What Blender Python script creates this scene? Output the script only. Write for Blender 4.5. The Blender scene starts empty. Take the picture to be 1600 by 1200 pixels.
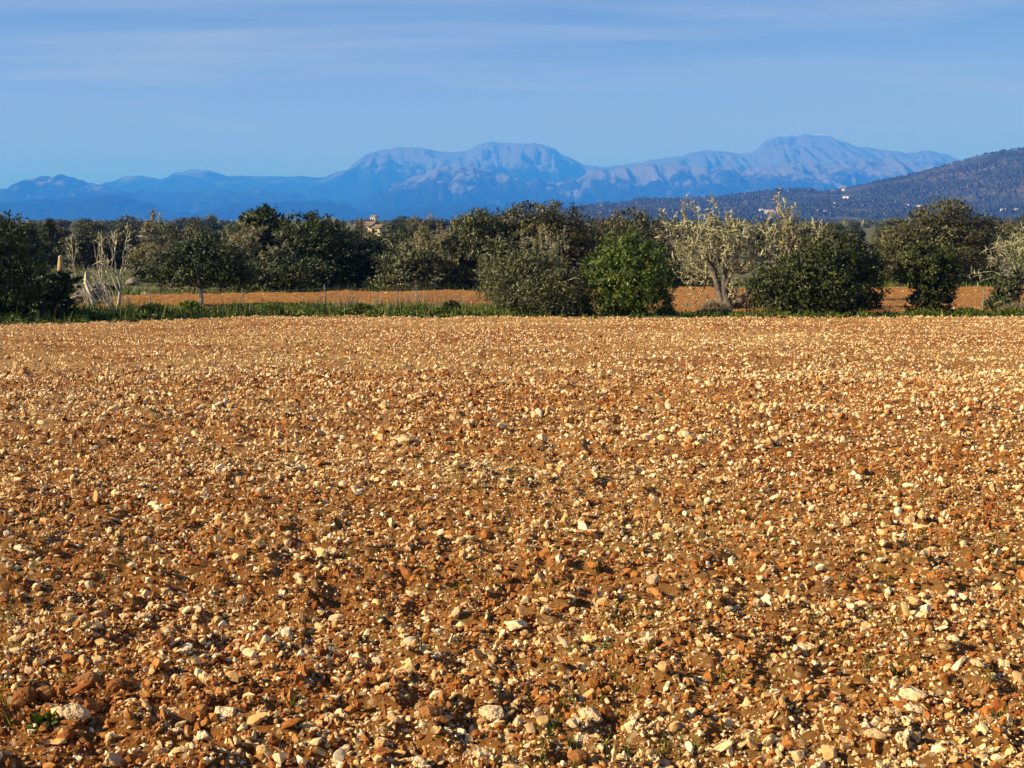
import bpy, math, random
import numpy as np
from mathutils import Vector, Matrix
R = math.radians
sc = bpy.context.scene
C = sc.collection

# ------------------------------------------------------------------ camera, sky, sun, exposure
EYE = 1.7
PITCH = math.atan(255 / 2000)
cam_d = bpy.data.cameras.new('camera'); cam_d.lens = 45; cam_d.sensor_width = 36
cam_d.clip_start = 0.1; cam_d.clip_end = 200000
cam = bpy.data.objects.new('camera', cam_d); C.objects.link(cam)
cam.location = (0, 0, EYE); cam.rotation_euler = (R(90) - PITCH, 0, 0)
sc.camera = cam

SUN_EL, SUN_AZ = 28.0, -106.0          # azimuth clockwise from +Y: the sun stands to the left, a little behind
w = bpy.data.worlds.new('World'); sc.world = w; w.use_nodes = True
nt = w.node_tree; nt.nodes.clear()
wo = nt.nodes.new('ShaderNodeOutputWorld'); bg = nt.nodes.new('ShaderNodeBackground')
sky = nt.nodes.new('ShaderNodeTexSky'); sky.sky_type = 'NISHITA'; sky.sun_disc = False
sky.sun_elevation = R(SUN_EL); sky.sun_rotation = R(SUN_AZ); sky.air_density = 1.0; sky.altitude = 1500; sky.dust_density = 0.0; sky.ozone_density = 6.0
bg.inputs['Strength'].default_value = 0.05
# thin cirrus: a stretched noise on a high flat layer, whitening the sky a little
tc = nt.nodes.new('ShaderNodeTexCoord'); sep = nt.nodes.new('ShaderNodeSeparateXYZ')
nt.links.new(tc.outputs['Generated'], sep.inputs[0])
zz = nt.nodes.new('ShaderNodeMath'); zz.operation = 'MAXIMUM'; zz.inputs[1].default_value = 0.0
nt.links.new(sep.outputs['Z'], zz.inputs[0])
za = nt.nodes.new('ShaderNodeMath'); za.operation = 'ADD'; za.inputs[1].default_value = 0.12
nt.links.new(zz.outputs[0], za.inputs[0])
dx = nt.nodes.new('ShaderNodeMath'); dx.operation = 'DIVIDE'; dy = nt.nodes.new('ShaderNodeMath'); dy.operation = 'DIVIDE'
nt.links.new(sep.outputs['X'], dx.inputs[0]); nt.links.new(za.outputs[0], dx.inputs[1])
nt.links.new(sep.outputs['Y'], dy.inputs[0]); nt.links.new(za.outputs[0], dy.inputs[1])
cmb = nt.nodes.new('ShaderNodeCombineXYZ'); nt.links.new(dx.outputs[0], cmb.inputs[0]); nt.links.new(dy.outputs[0], cmb.inputs[1])
mp = nt.nodes.new('ShaderNodeMapping'); mp.inputs['Rotation'].default_value = (0, 0, R(24)); mp.inputs['Scale'].default_value = (0.24, 0.8, 1)
mp.inputs['Location'].default_value = (0.4, 2.3, 0)
nt.links.new(cmb.outputs[0], mp.inputs[0])
cn = nt.nodes.new('ShaderNodeTexNoise'); cn.inputs['Scale'].default_value = 1.1; cn.inputs['Detail'].default_value = 8; cn.inputs['Roughness'].default_value = 0.6
cn.inputs['Distortion'].default_value = 0.4
nt.links.new(mp.outputs[0], cn.inputs['Vector'])
cr = nt.nodes.new('ShaderNodeMapRange'); cr.inputs[1].default_value = 0.44; cr.inputs[2].default_value = 0.62; cr.inputs[3].default_value = 0.0; cr.inputs[4].default_value = 0.8
nt.links.new(cn.outputs['Fac'], cr.inputs[0])
mixc = nt.nodes.new('ShaderNodeMix'); mixc.data_type = 'RGBA'
mixc.inputs[7].default_value = (4.9, 5.5, 6.7, 1)
# the veil thickens towards the horizon all round
vz = nt.nodes.new('ShaderNodeMapRange'); vz.interpolation_type = 'SMOOTHSTEP'
for i_, v_ in ((1, 0.0), (2, 0.20), (3, 0.80), (4, 0.0)): vz.inputs[i_].default_value = v_
nt.links.new(zz.outputs[0], vz.inputs[0])
vm = nt.nodes.new('ShaderNodeMath'); vm.operation = 'MAXIMUM'
nt.links.new(cr.outputs[0], vm.inputs[0]); nt.links.new(vz.outputs[0], vm.inputs[1])
nt.links.new(vm.outputs[0], mixc.inputs[0]); nt.links.new(sky.outputs[0], mixc.inputs[6])
nt.links.new(mixc.outputs[2], bg.inputs['Color']); nt.links.new(bg.outputs[0], wo.inputs[0])

sun_dir = Vector((math.sin(R(SUN_AZ)) * math.cos(R(SUN_EL)), math.cos(R(SUN_AZ)) * math.cos(R(SUN_EL)), math.sin(R(SUN_EL))))
sd = bpy.data.lights.new('sun', 'SUN'); sd.energy = 5.0; sd.angle = R(0.5); sd.color = (1.0, 0.925, 0.80)
sun = bpy.data.objects.new('sun', sd); C.objects.link(sun)
sun.rotation_euler = sun_dir.to_track_quat('Z', 'Y').to_euler()
vs = sc.view_settings
vs.view_transform = 'Standard'; vs.look = 'None'; vs.gamma = 1.0; vs.exposure = 0.9; vs.use_curve_mapping = False
sc.cycles.use_denoising = True; sc.cycles.denoiser = 'OPENIMAGEDENOISE'
sc.cycles.max_bounces = 5; sc.cycles.diffuse_bounces = 2; sc.cycles.glossy_bounces = 1; sc.cycles.transmission_bounces = 2
sc.cycles.transparent_max_bounces = 4; sc.cycles.volume_bounces = 2

# ------------------------------------------------------------------ helpers
FWD = Vector((0, math.cos(PITCH), -math.sin(PITCH))); UPV = Vector((0, math.sin(PITCH), math.cos(PITCH)))
def ray(px, py):
    return Vector((1, 0, 0)) * ((px - 800) / 2000) + UPV * ((600 - py) / 2000) + FWD
def at(px, py, D):
    d = ray(px, py); return Vector((0, 0, EYE)) + d * (D / d.y)
def xat(px, D, py=440): return at(px, py, D).x
def zat(py, D): return at(800, py, D).z

def hash2(xi, yi, seed):
    h = (xi.astype(np.int64) * 374761393 + yi.astype(np.int64) * 668265263 + seed * 974634777) & 0xffffffff
    h = ((h ^ (h >> 13)) * 1274126177) & 0xffffffff
    h = ((h ^ (h >> 16)) * 2246822519) & 0xffffffff
    return (h ^ (h >> 15)) / 4294967296.0
def pnoise(x, y, seed=0):
    x = np.asarray(x, float); y = np.asarray(y, float)
    xi = np.floor(x); yi = np.floor(y); fx = x - xi; fy = y - yi
    u = fx * fx * fx * (fx * (fx * 6 - 15) + 10); v = fy * fy * fy * (fy * (fy * 6 - 15) + 10)
    def g(ix, iy, ax, ay):
        a = hash2(ix, iy, seed) * 2 * np.pi
        return np.cos(a) * ax + np.sin(a) * ay
    n00 = g(xi, yi, fx, fy); n10 = g(xi + 1, yi, fx - 1, fy); n01 = g(xi, yi + 1, fx, fy - 1); n11 = g(xi + 1, yi + 1, fx - 1, fy - 1)
    return (n00 * (1 - u) + n10 * u) * (1 - v) + (n01 * (1 - u) + n11 * u) * v
def fbm(x, y, octv=4, seed=0, gain=0.5):
    s = 0; a = 1.0; f = 1.0
    for i in range(octv):
        s = s + a * pnoise(x * f, y * f, seed + i * 17); a *= gain; f *= 2.03
    return s

def mk_mesh(name, V, Fs, mat=None, smooth=False, tint=None):
    V = np.ascontiguousarray(V, np.float32)
    if not isinstance(Fs, list): Fs = [Fs]
    Fs = [np.asarray(f, np.int32) for f in Fs if len(f)]
    me = bpy.data.meshes.new(name)
    me.vertices.add(len(V)); me.vertices.foreach_set('co', V.ravel())
    loops = np.concatenate([f.ravel() for f in Fs]); sizes = np.concatenate([np.full(len(f), f.shape[1], np.int32) for f in Fs])
    starts = np.concatenate([[0], np.cumsum(sizes)[:-1]]).astype(np.int32)
    me.loops.add(len(loops)); me.loops.foreach_set('vertex_index', loops)
    me.polygons.add(len(sizes)); me.polygons.foreach_set('loop_start', starts)
    me.update(calc_edges=True)
    me.polygons.foreach_set('use_smooth', np.full(len(sizes), bool(smooth)))
    if tint is not None:
        a = me.attributes.new('tint', 'FLOAT', 'POINT'); a.data.foreach_set('value', np.ascontiguousarray(tint, np.float32))
    if mat: me.materials.append(mat)
    return me
def ob(name, me, parent=None, loc=None):
    o = bpy.data.objects.new(name, me); C.objects.link(o)
    if parent: o.parent = parent
    if loc is not None: o.location = loc
    return o
def tag(o, label=None, cat=None, group=None, kind=None):
    if label: o['label'] = label
    if cat: o['category'] = cat
    if group: o['group'] = group
    if kind: o['kind'] = kind
    return o
def empty(name, loc): 
    o = bpy.data.objects.new(name, None); C.objects.link(o); o.location = loc; o.empty_display_size = 0.2; return o
def copy_tree(o, parent=None):
    c = o.copy(); C.objects.link(c); c.parent = parent
    for ch in list(o.children): copy_tree(ch, c)
    return c
def grid_faces(nx, ny):
    i = np.arange(nx - 1)[None, :] + np.arange(ny - 1)[:, None] * nx
    return np.stack([i, i + 1, i + 1 + nx, i + nx], -1).reshape(-1, 4)

def box(x0, x1, y0, y1, z0, z1):
    V = np.array([(x, y, z) for z in (z0, z1) for y in (y0, y1) for x in (x0, x1)], float)
    F = np.array([(0, 2, 3, 1), (4, 5, 7, 6), (0, 1, 5, 4), (2, 6, 7, 3), (0, 4, 6, 2), (1, 3, 7, 5)])
    return V, F
def join(parts):
    Vs, by = [], {}; n = 0
    for V, F in parts:
        V = np.asarray(V, float)
        for f in (F if isinstance(F, list) else [F]):
            f = np.asarray(f)
            if len(f): by.setdefault(f.shape[1], []).append(f + n)
        Vs.append(V); n += len(V)
    return np.concatenate(Vs), [np.concatenate(v) for v in by.values()]
def tube(pts, rad, k=6, cap=True):
    P = np.asarray(pts, float); n = len(P); rad = np.asarray(rad, float)
    T = np.gradient(P, axis=0); T /= np.linalg.norm(T, axis=1)[:, None] + 1e-9
    ref = np.array([0.31, 0.22, 0.93]) if abs(T[0] @ np.array([0.31, 0.22, 0.93])) < 0.9 else np.array([1.0, 0, 0])
    A = np.cross(T, ref); A /= np.linalg.norm(A, axis=1)[:, None] + 1e-9; B = np.cross(T, A)
    a = np.arange(k) * 2 * np.pi / k
    V = P[:, None] + rad[:, None, None] * (np.cos(a)[None, :, None] * A[:, None] + np.sin(a)[None, :, None] * B[:, None])
    i = np.arange(k); j = (i + 1) % k; F = []
    for r in range(n - 1): F.append(np.stack([r * k + i, r * k + j, (r + 1) * k + j, (r + 1) * k + i], -1))
    V = V.reshape(-1, 3)
    return V, [np.concatenate(F)]
def unit(v): return v / (np.linalg.norm(v, axis=-1, keepdims=True) + 1e-9)
def leaves(rng, cen, dirs, ln, wd, face=None):
    """pointed leaf blades: four corners each, bent a little"""
    n = len(cen); dirs = unit(dirs); side = unit(np.cross(dirs, rng.normal(size=(n, 3)) if face is None else face))
    ln = np.broadcast_to(ln, n)[:, None]; wd = np.broadcast_to(wd, n)[:, None]
    nor = np.cross(dirs, side)
    base = cen - dirs * ln * 0.5; tip = cen + dirs * ln * 0.5 
    a = cen + side * wd * 0.5 + nor * wd * 0.18; b = cen - side * wd * 0.5 + nor * wd * 0.18
    V = np.stack([base, a, tip, b], 1).reshape(-1, 3); F = np.arange(n * 4).reshape(n, 4)
    return V, F
def spikes(rng, base, dirs, ln, rd):
    """thin three-sided tapering stubs (twigs, stems, blades)"""
    n = len(base); d = unit(dirs); s = unit(np.cross(d, rng.normal(size=(n, 3)))); t = np.cross(d, s)
    ln = np.broadcast_to(ln, n)[:, None]; rd = np.broadcast_to(rd, n)[:, None]
    vs_ = [base + rd * (math.cos(q) * s + math.sin(q) * t) for q in (0, 2.094, 4.189)] + [base + d * ln]
    V = np.stack(vs_, 1).reshape(-1, 3); i = np.arange(n)[:, None] * 4
    F = np.concatenate([i + np.array([[0, 1, 3]]), i + np.array([[1, 2, 3]]), i + np.array([[2, 0, 3]])])
    return V, F

# ------------------------------------------------------------------ materials
def mat_base(name, rough=0.85, spec=0.25):
    m = bpy.data.materials.new(name); m.use_nodes = True
    b = m.node_tree.nodes['Principled BSDF']; b.inputs['Roughness'].default_value = rough
    b.inputs['Specular IOR Level'].default_value = spec
    return m, m.node_tree, b
def N(t, typ, **kw):
    n = t.nodes.new(typ)
    for k, v in kw.items(): n.inputs[k.replace('_', ' ')].default_value = v
    return n
def ramp(t, src, stops):
    r = t.nodes.new('ShaderNodeValToRGB'); e = r.color_ramp.elements
    while len(e) < len(stops): e.new(0.5)
    for el, (p, c) in zip(e, stops): el.position = p; el.color = (*c, 1)
    t.links.new(src, r.inputs[0]); return r
def mix(t, fac, a, b, mode='MIX'):
    m = t.nodes.new('ShaderNodeMix'); m.data_type = 'RGBA'; m.blend_type = mode
    for s, v in ((0, fac), (6, a), (7, b)):
        if isinstance(v, (int, float)): m.inputs[s].default_value = v
        elif isinstance(v, tuple): m.inputs[s].default_value = (*v, 1)
        else: t.links.new(v, m.inputs[s])
    return m.outputs[2]
def coords(t, kind='Object'): return t.nodes.new('ShaderNodeTexCoord').outputs[kind]
def noise(t, vec, scale, detail=4, rough=0.55):
    n = N(t, 'ShaderNodeTexNoise', Scale=scale, Detail=detail, Roughness=rough); t.links.new(vec, n.inputs['Vector']); return n.outputs['Fac']
def bump(t, b, h, strength, dist):
    n = N(t, 'ShaderNodeBump', Strength=strength, Distance=dist); t.links.new(h, n.inputs['Height']); t.links.new(n.outputs[0], b.inputs['Normal'])

def noise_mat(name, stops, scale, rough=0.9, bump_s=0.0, bump_d=0.02, detail=5, spec=0.2, kind='Object'):
    m, t, b = mat_base(name, rough, spec); v = coords(t, kind); n = noise(t, v, scale, detail)
    t.links.new(ramp(t, n, stops).outputs[0], b.inputs['Base Color'])
    if bump_s: bump(t, b, noise(t, v, scale * 3, 5), bump_s, bump_d)
    return m

def soil_mat(name='terra_rossa_soil', pebbles=True):
    m, t, b = mat_base(name, 0.95, 0.1)
    v = coords(t)
    big = noise(t, v, 0.16, 4); mid = noise(t, v, 3.0, 5, 0.65); fine = noise(t, v, 28, 4, 0.7)
    c1 = ramp(t, mid, [(0.3, (0.20, 0.048, 0.007)), (0.52, (0.35, 0.102, 0.015)), (0.72, (0.50, 0.205, 0.045))]).outputs[0]
    c2 = mix(t, ramp(t, big, [(0.35, (0, 0, 0)), (0.65, (1, 1, 1))]).outputs[0], c1, (0.52, 0.275, 0.085))
    vor = N(t, 'ShaderNodeTexVoronoi', Scale=22.0); vor.feature = 'F1'; t.links.new(v, vor.inputs['Vector'])
    peb = ramp(t, vor.outputs['Distance'], [(0.26, (1, 1, 1)), (0.40, (0, 0, 0))]).outputs[0]
    sel = ramp(t, vor.outputs['Color'], [(0.34, (0, 0, 0)), (0.42, (1, 1, 1))]).outputs[0]
    pm = mix(t, 1.0, peb, sel, 'MULTIPLY')
    c3 = mix(t, 0.55, c1, (0.43, 0.225, 0.075)) if not pebbles else mix(t, pm, c2, (0.73, 0.49, 0.245))
    c4 = mix(t, 0.35, c3, ramp(t, fine, [(0.3, (0.45, 0.45, 0.45)), (0.7, (1.3, 1.3, 1.3))]).outputs[0], 'MULTIPLY')
    t.links.new(c4, b.inputs['Base Color'])
    bump(t, b, noise(t, v, 38, 7, 0.8), 1.0, 0.07)
    return m
def stone_mat(name, stops, tint=True, bsc=30, stain=(0.42, 0.20, 0.07)):
    m, t, b = mat_base(name, 0.9, 0.15); v = coords(t)
    if tint:
        a = t.nodes.new('ShaderNodeAttribute'); a.attribute_name = 'tint'; src = a.outputs['Fac']
    else:
        src = t.nodes.new('ShaderNodeObjectInfo').outputs['Random']
    c = ramp(t, src, stops).outputs[0]
    n = noise(t, v, bsc * 0.6, 2, 0.5)
    c = mix(t, ramp(t, n, [(0.45, (0, 0, 0)), (0.75, (0.6, 0.6, 0.6))]).outputs[0], c, stain)
    t.links.new(c, b.inputs['Base Color'])
    bump(t, b, noise(t, v, bsc * 1.0, 3, 0.55), 0.5, 0.4 / bsc)
    return m
def leaf_mat(name, stops, transl=0.25, rough=0.5):
    m, t, b = mat_base(name, rough, 0.3)
    a = t.nodes.new('ShaderNodeAttribute'); a.attribute_name = 'tint'
    r = ramp(t, a.outputs['Fac'], stops)
    t.links.new(r.outputs[0], b.inputs['Base Color'])
    tr = t.nodes.new('ShaderNodeBsdfTranslucent'); t.links.new(r.outputs[0], tr.inputs['Color'])
    ms = t.nodes.new('ShaderNodeMixShader'); ms.inputs[0].default_value = transl
    out = t.nodes['Material Output']
    t.links.new(b.outputs[0], ms.inputs[1]); t.links.new(tr.outputs[0], ms.inputs[2]); t.links.new(ms.outputs[0], out.inputs['Surface'])
    return m

M = {}
M['soil'] = soil_mat(); M['far_soil'] = soil_mat('orange_soil', False)
M['gravel'] = stone_mat('limestone_gravel', [(0.0, (0.22, 0.058, 0.011)), (0.30, (0.38, 0.14, 0.028)), (0.42, (0.62, 0.37, 0.14)), (0.72, (0.77, 0.54, 0.27)), (1.0, (0.85, 0.67, 0.42))], True, 40)
M['stone'] = stone_mat('limestone', [(0.0, (0.60, 0.37, 0.17)), (0.5, (0.71, 0.48, 0.25)), (1.0, (0.80, 0.60, 0.36))], False, 3.0)
M['clod'] = stone_mat('soil_clod', [(0.0, (0.24, 0.085, 0.022)), (1.0, (0.37, 0.16, 0.05))], False, 5.0, (0.2, 0.07, 0.02))
M['greystone'] = stone_mat('weathered_limestone', [(0.0, (0.17, 0.125, 0.095)), (1.0, (0.30, 0.235, 0.18))], False, 3.0, (0.2, 0.15, 0.10))
M['ground'] = noise_mat('scrub_ground', [(0.3, (0.055, 0.065, 0.018)), (0.5, (0.11, 0.10, 0.035)), (0.7, (0.20, 0.13, 0.06))], 0.35, 0.95, 0.4, 0.05)
M['bark'] = noise_mat('bark', [(0.3, (0.05, 0.04, 0.03)), (0.7, (0.17, 0.14, 0.11))], 6, 0.95, 0.6, 0.02)
M['pale_bark'] = noise_mat('pale_bark', [(0.3, (0.36, 0.29, 0.19)), (0.7, (0.62, 0.54, 0.40))], 5, 0.9, 0.5, 0.02)
M['lichen_bark'] = noise_mat('lichen_bark', [(0.35, (0.13, 0.10, 0.075)), (0.6, (0.34, 0.30, 0.20))], 4, 0.95, 0.5, 0.02)
M['pale_lichen'] = noise_mat('pale_lichen_twig', [(0.35, (0.20, 0.17, 0.09)), (0.65, (0.48, 0.43, 0.26))], 5, 0.95, 0.4, 0.02)
M['lichen'] = leaf_mat('lichen', [(0.0, (0.14, 0.115, 0.05)), (0.5, (0.34, 0.30, 0.15)), (1.0, (0.56, 0.50, 0.29))], 0.05, 0.9)
M['olive'] = leaf_mat('olive_leaf', [(0.0, (0.022, 0.026, 0.008)), (0.6, (0.092, 0.095, 0.028)), (1.0, (0.26, 0.25, 0.10))], 0.12)
M['green'] = leaf_mat('green_leaf', [(0.0, (0.020, 0.036, 0.004)), (0.6, (0.095, 0.135, 0.010)), (1.0, (0.25, 0.28, 0.045))], 0.2)
M['dark'] = leaf_mat('evergreen_leaf', [(0.0, (0.009, 0.014, 0.003)), (0.6, (0.046, 0.056, 0.008)), (1.0, (0.135, 0.145, 0.026))], 0.12)
M['carob'] = leaf_mat('carob_leaf', [(0.0, (0.020, 0.020, 0.006)), (0.6, (0.095, 0.084, 0.022)), (1.0, (0.26, 0.22, 0.08))], 0.12)
M['yellow'] = leaf_mat('yellow_olive_leaf', [(0.0, (0.06, 0.05, 0.013)), (0.6, (0.16, 0.125, 0.036)), (1.0, (0.30, 0.24, 0.10))], 0.15)
M['far'] = leaf_mat('far_leaf', [(0.0, (0.02, 0.026, 0.009)), (0.6, (0.062, 0.068, 0.024)), (1.0, (0.12, 0.12, 0.05))], 0.1)
M['pine'] = leaf_mat('pine_leaf', [(0.0, (0.014, 0.020, 0.009)), (0.6, (0.028, 0.034, 0.016)), (1.0, (0.046, 0.048, 0.024))], 0.05)
M['grass'] = leaf_mat('grass_blade', [(0.0, (0.022, 0.036, 0.003)), (0.6, (0.105, 0.14, 0.008)), (1.0, (0.26, 0.27, 0.03))], 0.25)
M['straw'] = leaf_mat('straw', [(0.0, (0.14, 0.09, 0.05)), (0.6, (0.27, 0.19, 0.115)), (1.0, (0.42, 0.32, 0.20))], 0.15)
M['post'] = noise_mat('weathered_post', [(0.3, (0.14, 0.12, 0.10)), (0.7, (0.30, 0.27, 0.23))], 8, 0.9, 0.3, 0.01)
M['darkpost'] = noise_mat('rusted_post', [(0.3, (0.05, 0.04, 0.03)), (0.7, (0.12, 0.09, 0.07))], 8, 0.8)
M['wire'] = noise_mat('fence_wire', [(0.3, (0.12, 0.11, 0.10)), (0.7, (0.17, 0.155, 0.145))], 20, 0.6)
M['ochre'] = noise_mat('ochre_sandstone', [(0.3, (0.52, 0.31, 0.13)), (0.7, (0.70, 0.47, 0.23))], 3, 0.9, 0.5, 0.03)
M['cream'] = noise_mat('cream_plaster', [(0.3, (0.50, 0.38, 0.24)), (0.7, (0.58, 0.46, 0.31))], 0.6, 0.9)
M['white'] = noise_mat('white_plaster', [(0.3, (0.62, 0.58, 0.52)), (0.7, (0.70, 0.66, 0.60))], 0.6, 0.9)
M['roof'] = noise_mat('clay_roof_tile', [(0.3, (0.15, 0.105, 0.07)), (0.7, (0.25, 0.18, 0.125))], 1.5, 0.9)
M['glass'] = noise_mat('dark_window', [(0.3, (0.02, 0.02, 0.025)), (0.7, (0.04, 0.04, 0.05))], 2, 0.2, spec=0.5)
M['shutter'] = noise_mat('brown_shutter', [(0.3, (0.08, 0.045, 0.025)), (0.7, (0.12, 0.07, 0.04))], 2, 0.8)

# ------------------------------------------------------------------ ground profile
EX = [-24, -18, -13, -9.8, -7, 2.3, 24]; EY = [41.5, 42.5, 45.5, 50, 51, 49.2, 49.2]
def edge(x): return np.interp(x, EX, EY)
def gz(y):
    y = np.asarray(y, float)
    return np.where(y <= 50, -0.04 * y, np.interp(y, [50, 54, 60, 64, 1e6], [-2.0, -2.2, -2.44, -2.5, -2.5]))
def billow(x, y, s): return np.abs(pnoise(x, y, s)) * 2
def field_h(x, y):
    """height of the ploughed soil over the smooth slope"""
    att = 1 / (1 + (np.maximum(y, 0) / 22.0) ** 2)
    h = 0.05 * fbm(x * 0.22, y * 0.22, 2, 5) + 0.045 * pnoise(x * 0.75 + y * 0.28, y * 0.55 - x * 0.1, 9)
    h = h + 0.055 * (billow(x * 2.3, y * 2.3, 21) - 0.4) + 0.048 * (billow(x * 5.3, y * 5.3, 31) - 0.4)
    h = h + att * (0.026 * (billow(x * 12, y * 12, 41) - 0.4) + 0.006 * (billow(x * 27, y * 27, 51) - 0.4))
    return h
def field_z(x, y): return gz(y) + field_h(x, y)
def field_hit(px, py):
    d = ray(px, py); t = EYE / (-d.z - 0.04 * d.y); return d.x * t, d.y * t

def axis(dense0, dense1, step, far):
    a = list(np.arange(dense0, dense1 + 1e-6, step)); s = step; v = dense1; hi = []
    while v < far: s *= 1.35; v += s; hi.append(v)
    s = step; v = dense0; lo = []
    while v > -far: s *= 1.35; v -= s; lo.append(v)
    return np.array(lo[::-1] + a + hi)
gx = axis(-45, 45, 0.9, 44000); gy = axis(38, 120, 0.7, 44000)
X, Y = np.meshgrid(gx, gy)
near = np.clip((edge(X) - Y) / 1.5 + 0.3, 0, 1)
Z = gz(Y) - 0.22 * near + np.where((Y > 40) & (Y < 200), 0.05 * fbm(X * 0.5, Y * 0.5, 3, 71), 0) * (1 - near)
Z = np.where(Y < 0, -0.22 - 0.0 * Y, Z)
o = ob('ground', mk_mesh('ground', np.stack([X, Y, Z], -1).reshape(-1, 3), grid_faces(len(gx), len(gy)), M['ground'], True))
tag(o, kind='structure')

nu, nd = 560, 390
u = np.linspace(-1.06, 1.06, nu); tt = np.linspace(0, 1, nd)
Dn = (3.1 ** -0.5 + (50.5 ** -0.5 - 3.1 ** -0.5) * tt) ** -2
U, DN = np.meshgrid(u, Dn)
De = edge(U * (0.43 * 48 + 0.9))
Yf = 3.1 + (DN - 3.1) * (De - 3.1) / (50.5 - 3.1); Xf = U * (0.43 * DN + 0.9)
Yf = Yf + 0.8 * fbm(Xf * 0.45, Yf * 0.0 + 3, 3, 77) * tt[:, None] ** 4
Zf = field_z(Xf, Yf)
Zf[-1] -= 0.35; Zf[-2] -= 0.05
o = ob('ploughed_field', mk_mesh('ploughed_field', np.stack([Xf, Yf, Zf], -1).reshape(-1, 3), grid_faces(nu, nd), M['soil'], True))
tag(o, kind='structure')

# second field behind the fence
xs = np.linspace(-21.5, 40, 440); ts = np.linspace(0, 1, 84)
U2, T2 = np.meshgrid(xs, ts)
n0 = np.interp(U2, [-21, -6, 4, 10, 48], [61.5, 61, 58, 55.5, 55]); n1 = np.interp(U2, [-21.5, -10, 8, 48], [72, 75.5, 80, 82])
Y2 = n0 + (n1 - n0) * T2
def second_h(x, y):
    return 0.06 + 0.10 * fbm(x * 0.3, y * 0.3, 2, 105) + 0.10 * (billow(x * 1.1, y * 1.7, 121) - 0.3) + 0.07 * (billow(x * 3.1, y * 3.1, 131) - 0.3)
Z2 = gz(Y2) + second_h(U2, Y2); Z2[0] -= 0.25; Z2[-1] -= 0.25; Z2[:, 0] -= 0.25; Z2[:, -1] -= 0.25
o = ob('far_field', mk_mesh('far_field', np.stack([U2, Y2, Z2], -1).reshape(-1, 3), grid_faces(440, 84), M['far_soil'], True))
tag(o, kind='structure')

# ------------------------------------------------------------------ mountains and hill
FAR_RIDGE = [(-900, 300), (-500, 285), (-200, 292), (0, 298), (30, 297), (55, 290), (100, 287), (165, 290), (178, 283), (200, 277), (225, 274), (250, 280), (264, 282), (280, 272), (320, 265), (345, 270), (362, 277), (400, 275), (430, 277), (470, 276), (505, 278), (540, 266), (550, 267), (562, 252), (577, 239), (600, 234), (630, 231), (660, 234), (700, 240), (730, 237), (750, 226), (765, 221), (790, 226), (830, 226), (860, 233), (880, 246), (910, 260), (935, 264), (980, 258), (1030, 250), (1060, 246), (1080, 238), (1110, 235), (1140, 239), (1172, 240), (1190, 222), (1210, 215), (1240, 214), (1265, 212), (1290, 217), (1330, 230), (1370, 236), (1400, 242), (1440, 237), (1460, 240), (1490, 248), (1540, 262), (1600, 270), (1800, 250), (2200, 280), (2600, 300)]
FRONT_RIDGE = [(-900, 312), (-300, 305), (0, 300), (38, 298), (55, 287), (82, 273), (105, 276), (160, 288), (190, 298), (230, 303), (270, 300), (330, 300), (420, 297), (470, 304), (520, 313), (560, 318), (590, 300), (630, 282), (680, 266), (715, 261), (760, 266), (800, 280), (850, 286), (890, 283), (940, 267), (980, 262), (1040, 256), (1080, 262), (1150, 266), (1220, 258), (1300, 262), (1360, 250), (1420, 252), (1460, 262), (1520, 285), (1600, 300), (2000, 290), (2600, 315)]
LOW_RIDGE = [(-900, 335), (-300, 325), (-60, 330), (0, 322), (60, 312), (120, 309), (190, 305), (230, 314), (270, 330), (310, 333), (370, 322), (430, 316), (500, 314), (540, 320), (570, 331), (640, 326), (720, 318), (800, 322), (870, 312), (940, 318), (1010, 308), (1100, 314), (1200, 305), (1300, 311), (1400, 303), (1500, 318), (2000, 325), (2600, 335)]
def mountain(name, ridge, D, depth, seed, mat, rough, jag, nx=760, ny=44):
    px = np.linspace(-300, 1900, nx)
    py = np.interp(px, [r[0] for r in ridge], [r[1] for r in ridge])
    py = py + jag * fbm(px / 26.0, px * 0 + seed, 4, seed + 90, 0.6)
    xr = (px - 800) / 2000 * D; zr = (345 - py) / 2000 * D + EYE
    s = np.linspace(-1, 0.6, ny)
    Xm, S = np.meshgrid(xr, s)
    Ym = D + S * depth
    Xs, Ys = Xm / 1000, Ym / 1000
    Ym = Ym + depth * 0.16 * fbm(Xs * 0.5, Ys * 0.4, 3, seed + 3)
    base = np.where(S < 0, np.clip(1 + S, 0, 1) ** 1.25, np.clip(1 - S * 1.3, 0, 1))
    rid = 1 - 2.0 * np.abs(fbm(Xs * 1.05 + 0.3 * Ys, Ys * 0.6, 4, seed, 0.55))
    rid = rid + 0.6 * (0.5 - 2.0 * np.abs(fbm(Xs * 3.0 + 0.5 * Ys, Ys * 0.9, 4, seed + 31, 0.65)))
    amp = (1 - base ** 3) * np.clip(base * 3, 0, 1)
    Zm = zr[None] * base + rough * zr[None] * amp * (rid - 0.45)
    Zm += zr[None] * 0.015 * fbm(Xs * 4, Ys * 4, 3, seed + 8) * (base > 0.05)
    Zm = np.minimum(Zm, zr[None] * (0.25 + 0.75 * base) + 20)
    Zm = np.where(base < 0.01, -30, Zm)
    m = mk_mesh(name, np.stack([Xm, Ym, Zm], -1).reshape(-1, 3), grid_faces(nx, ny), mat, True)
    return tag(ob(name, m), kind='structure')
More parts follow.
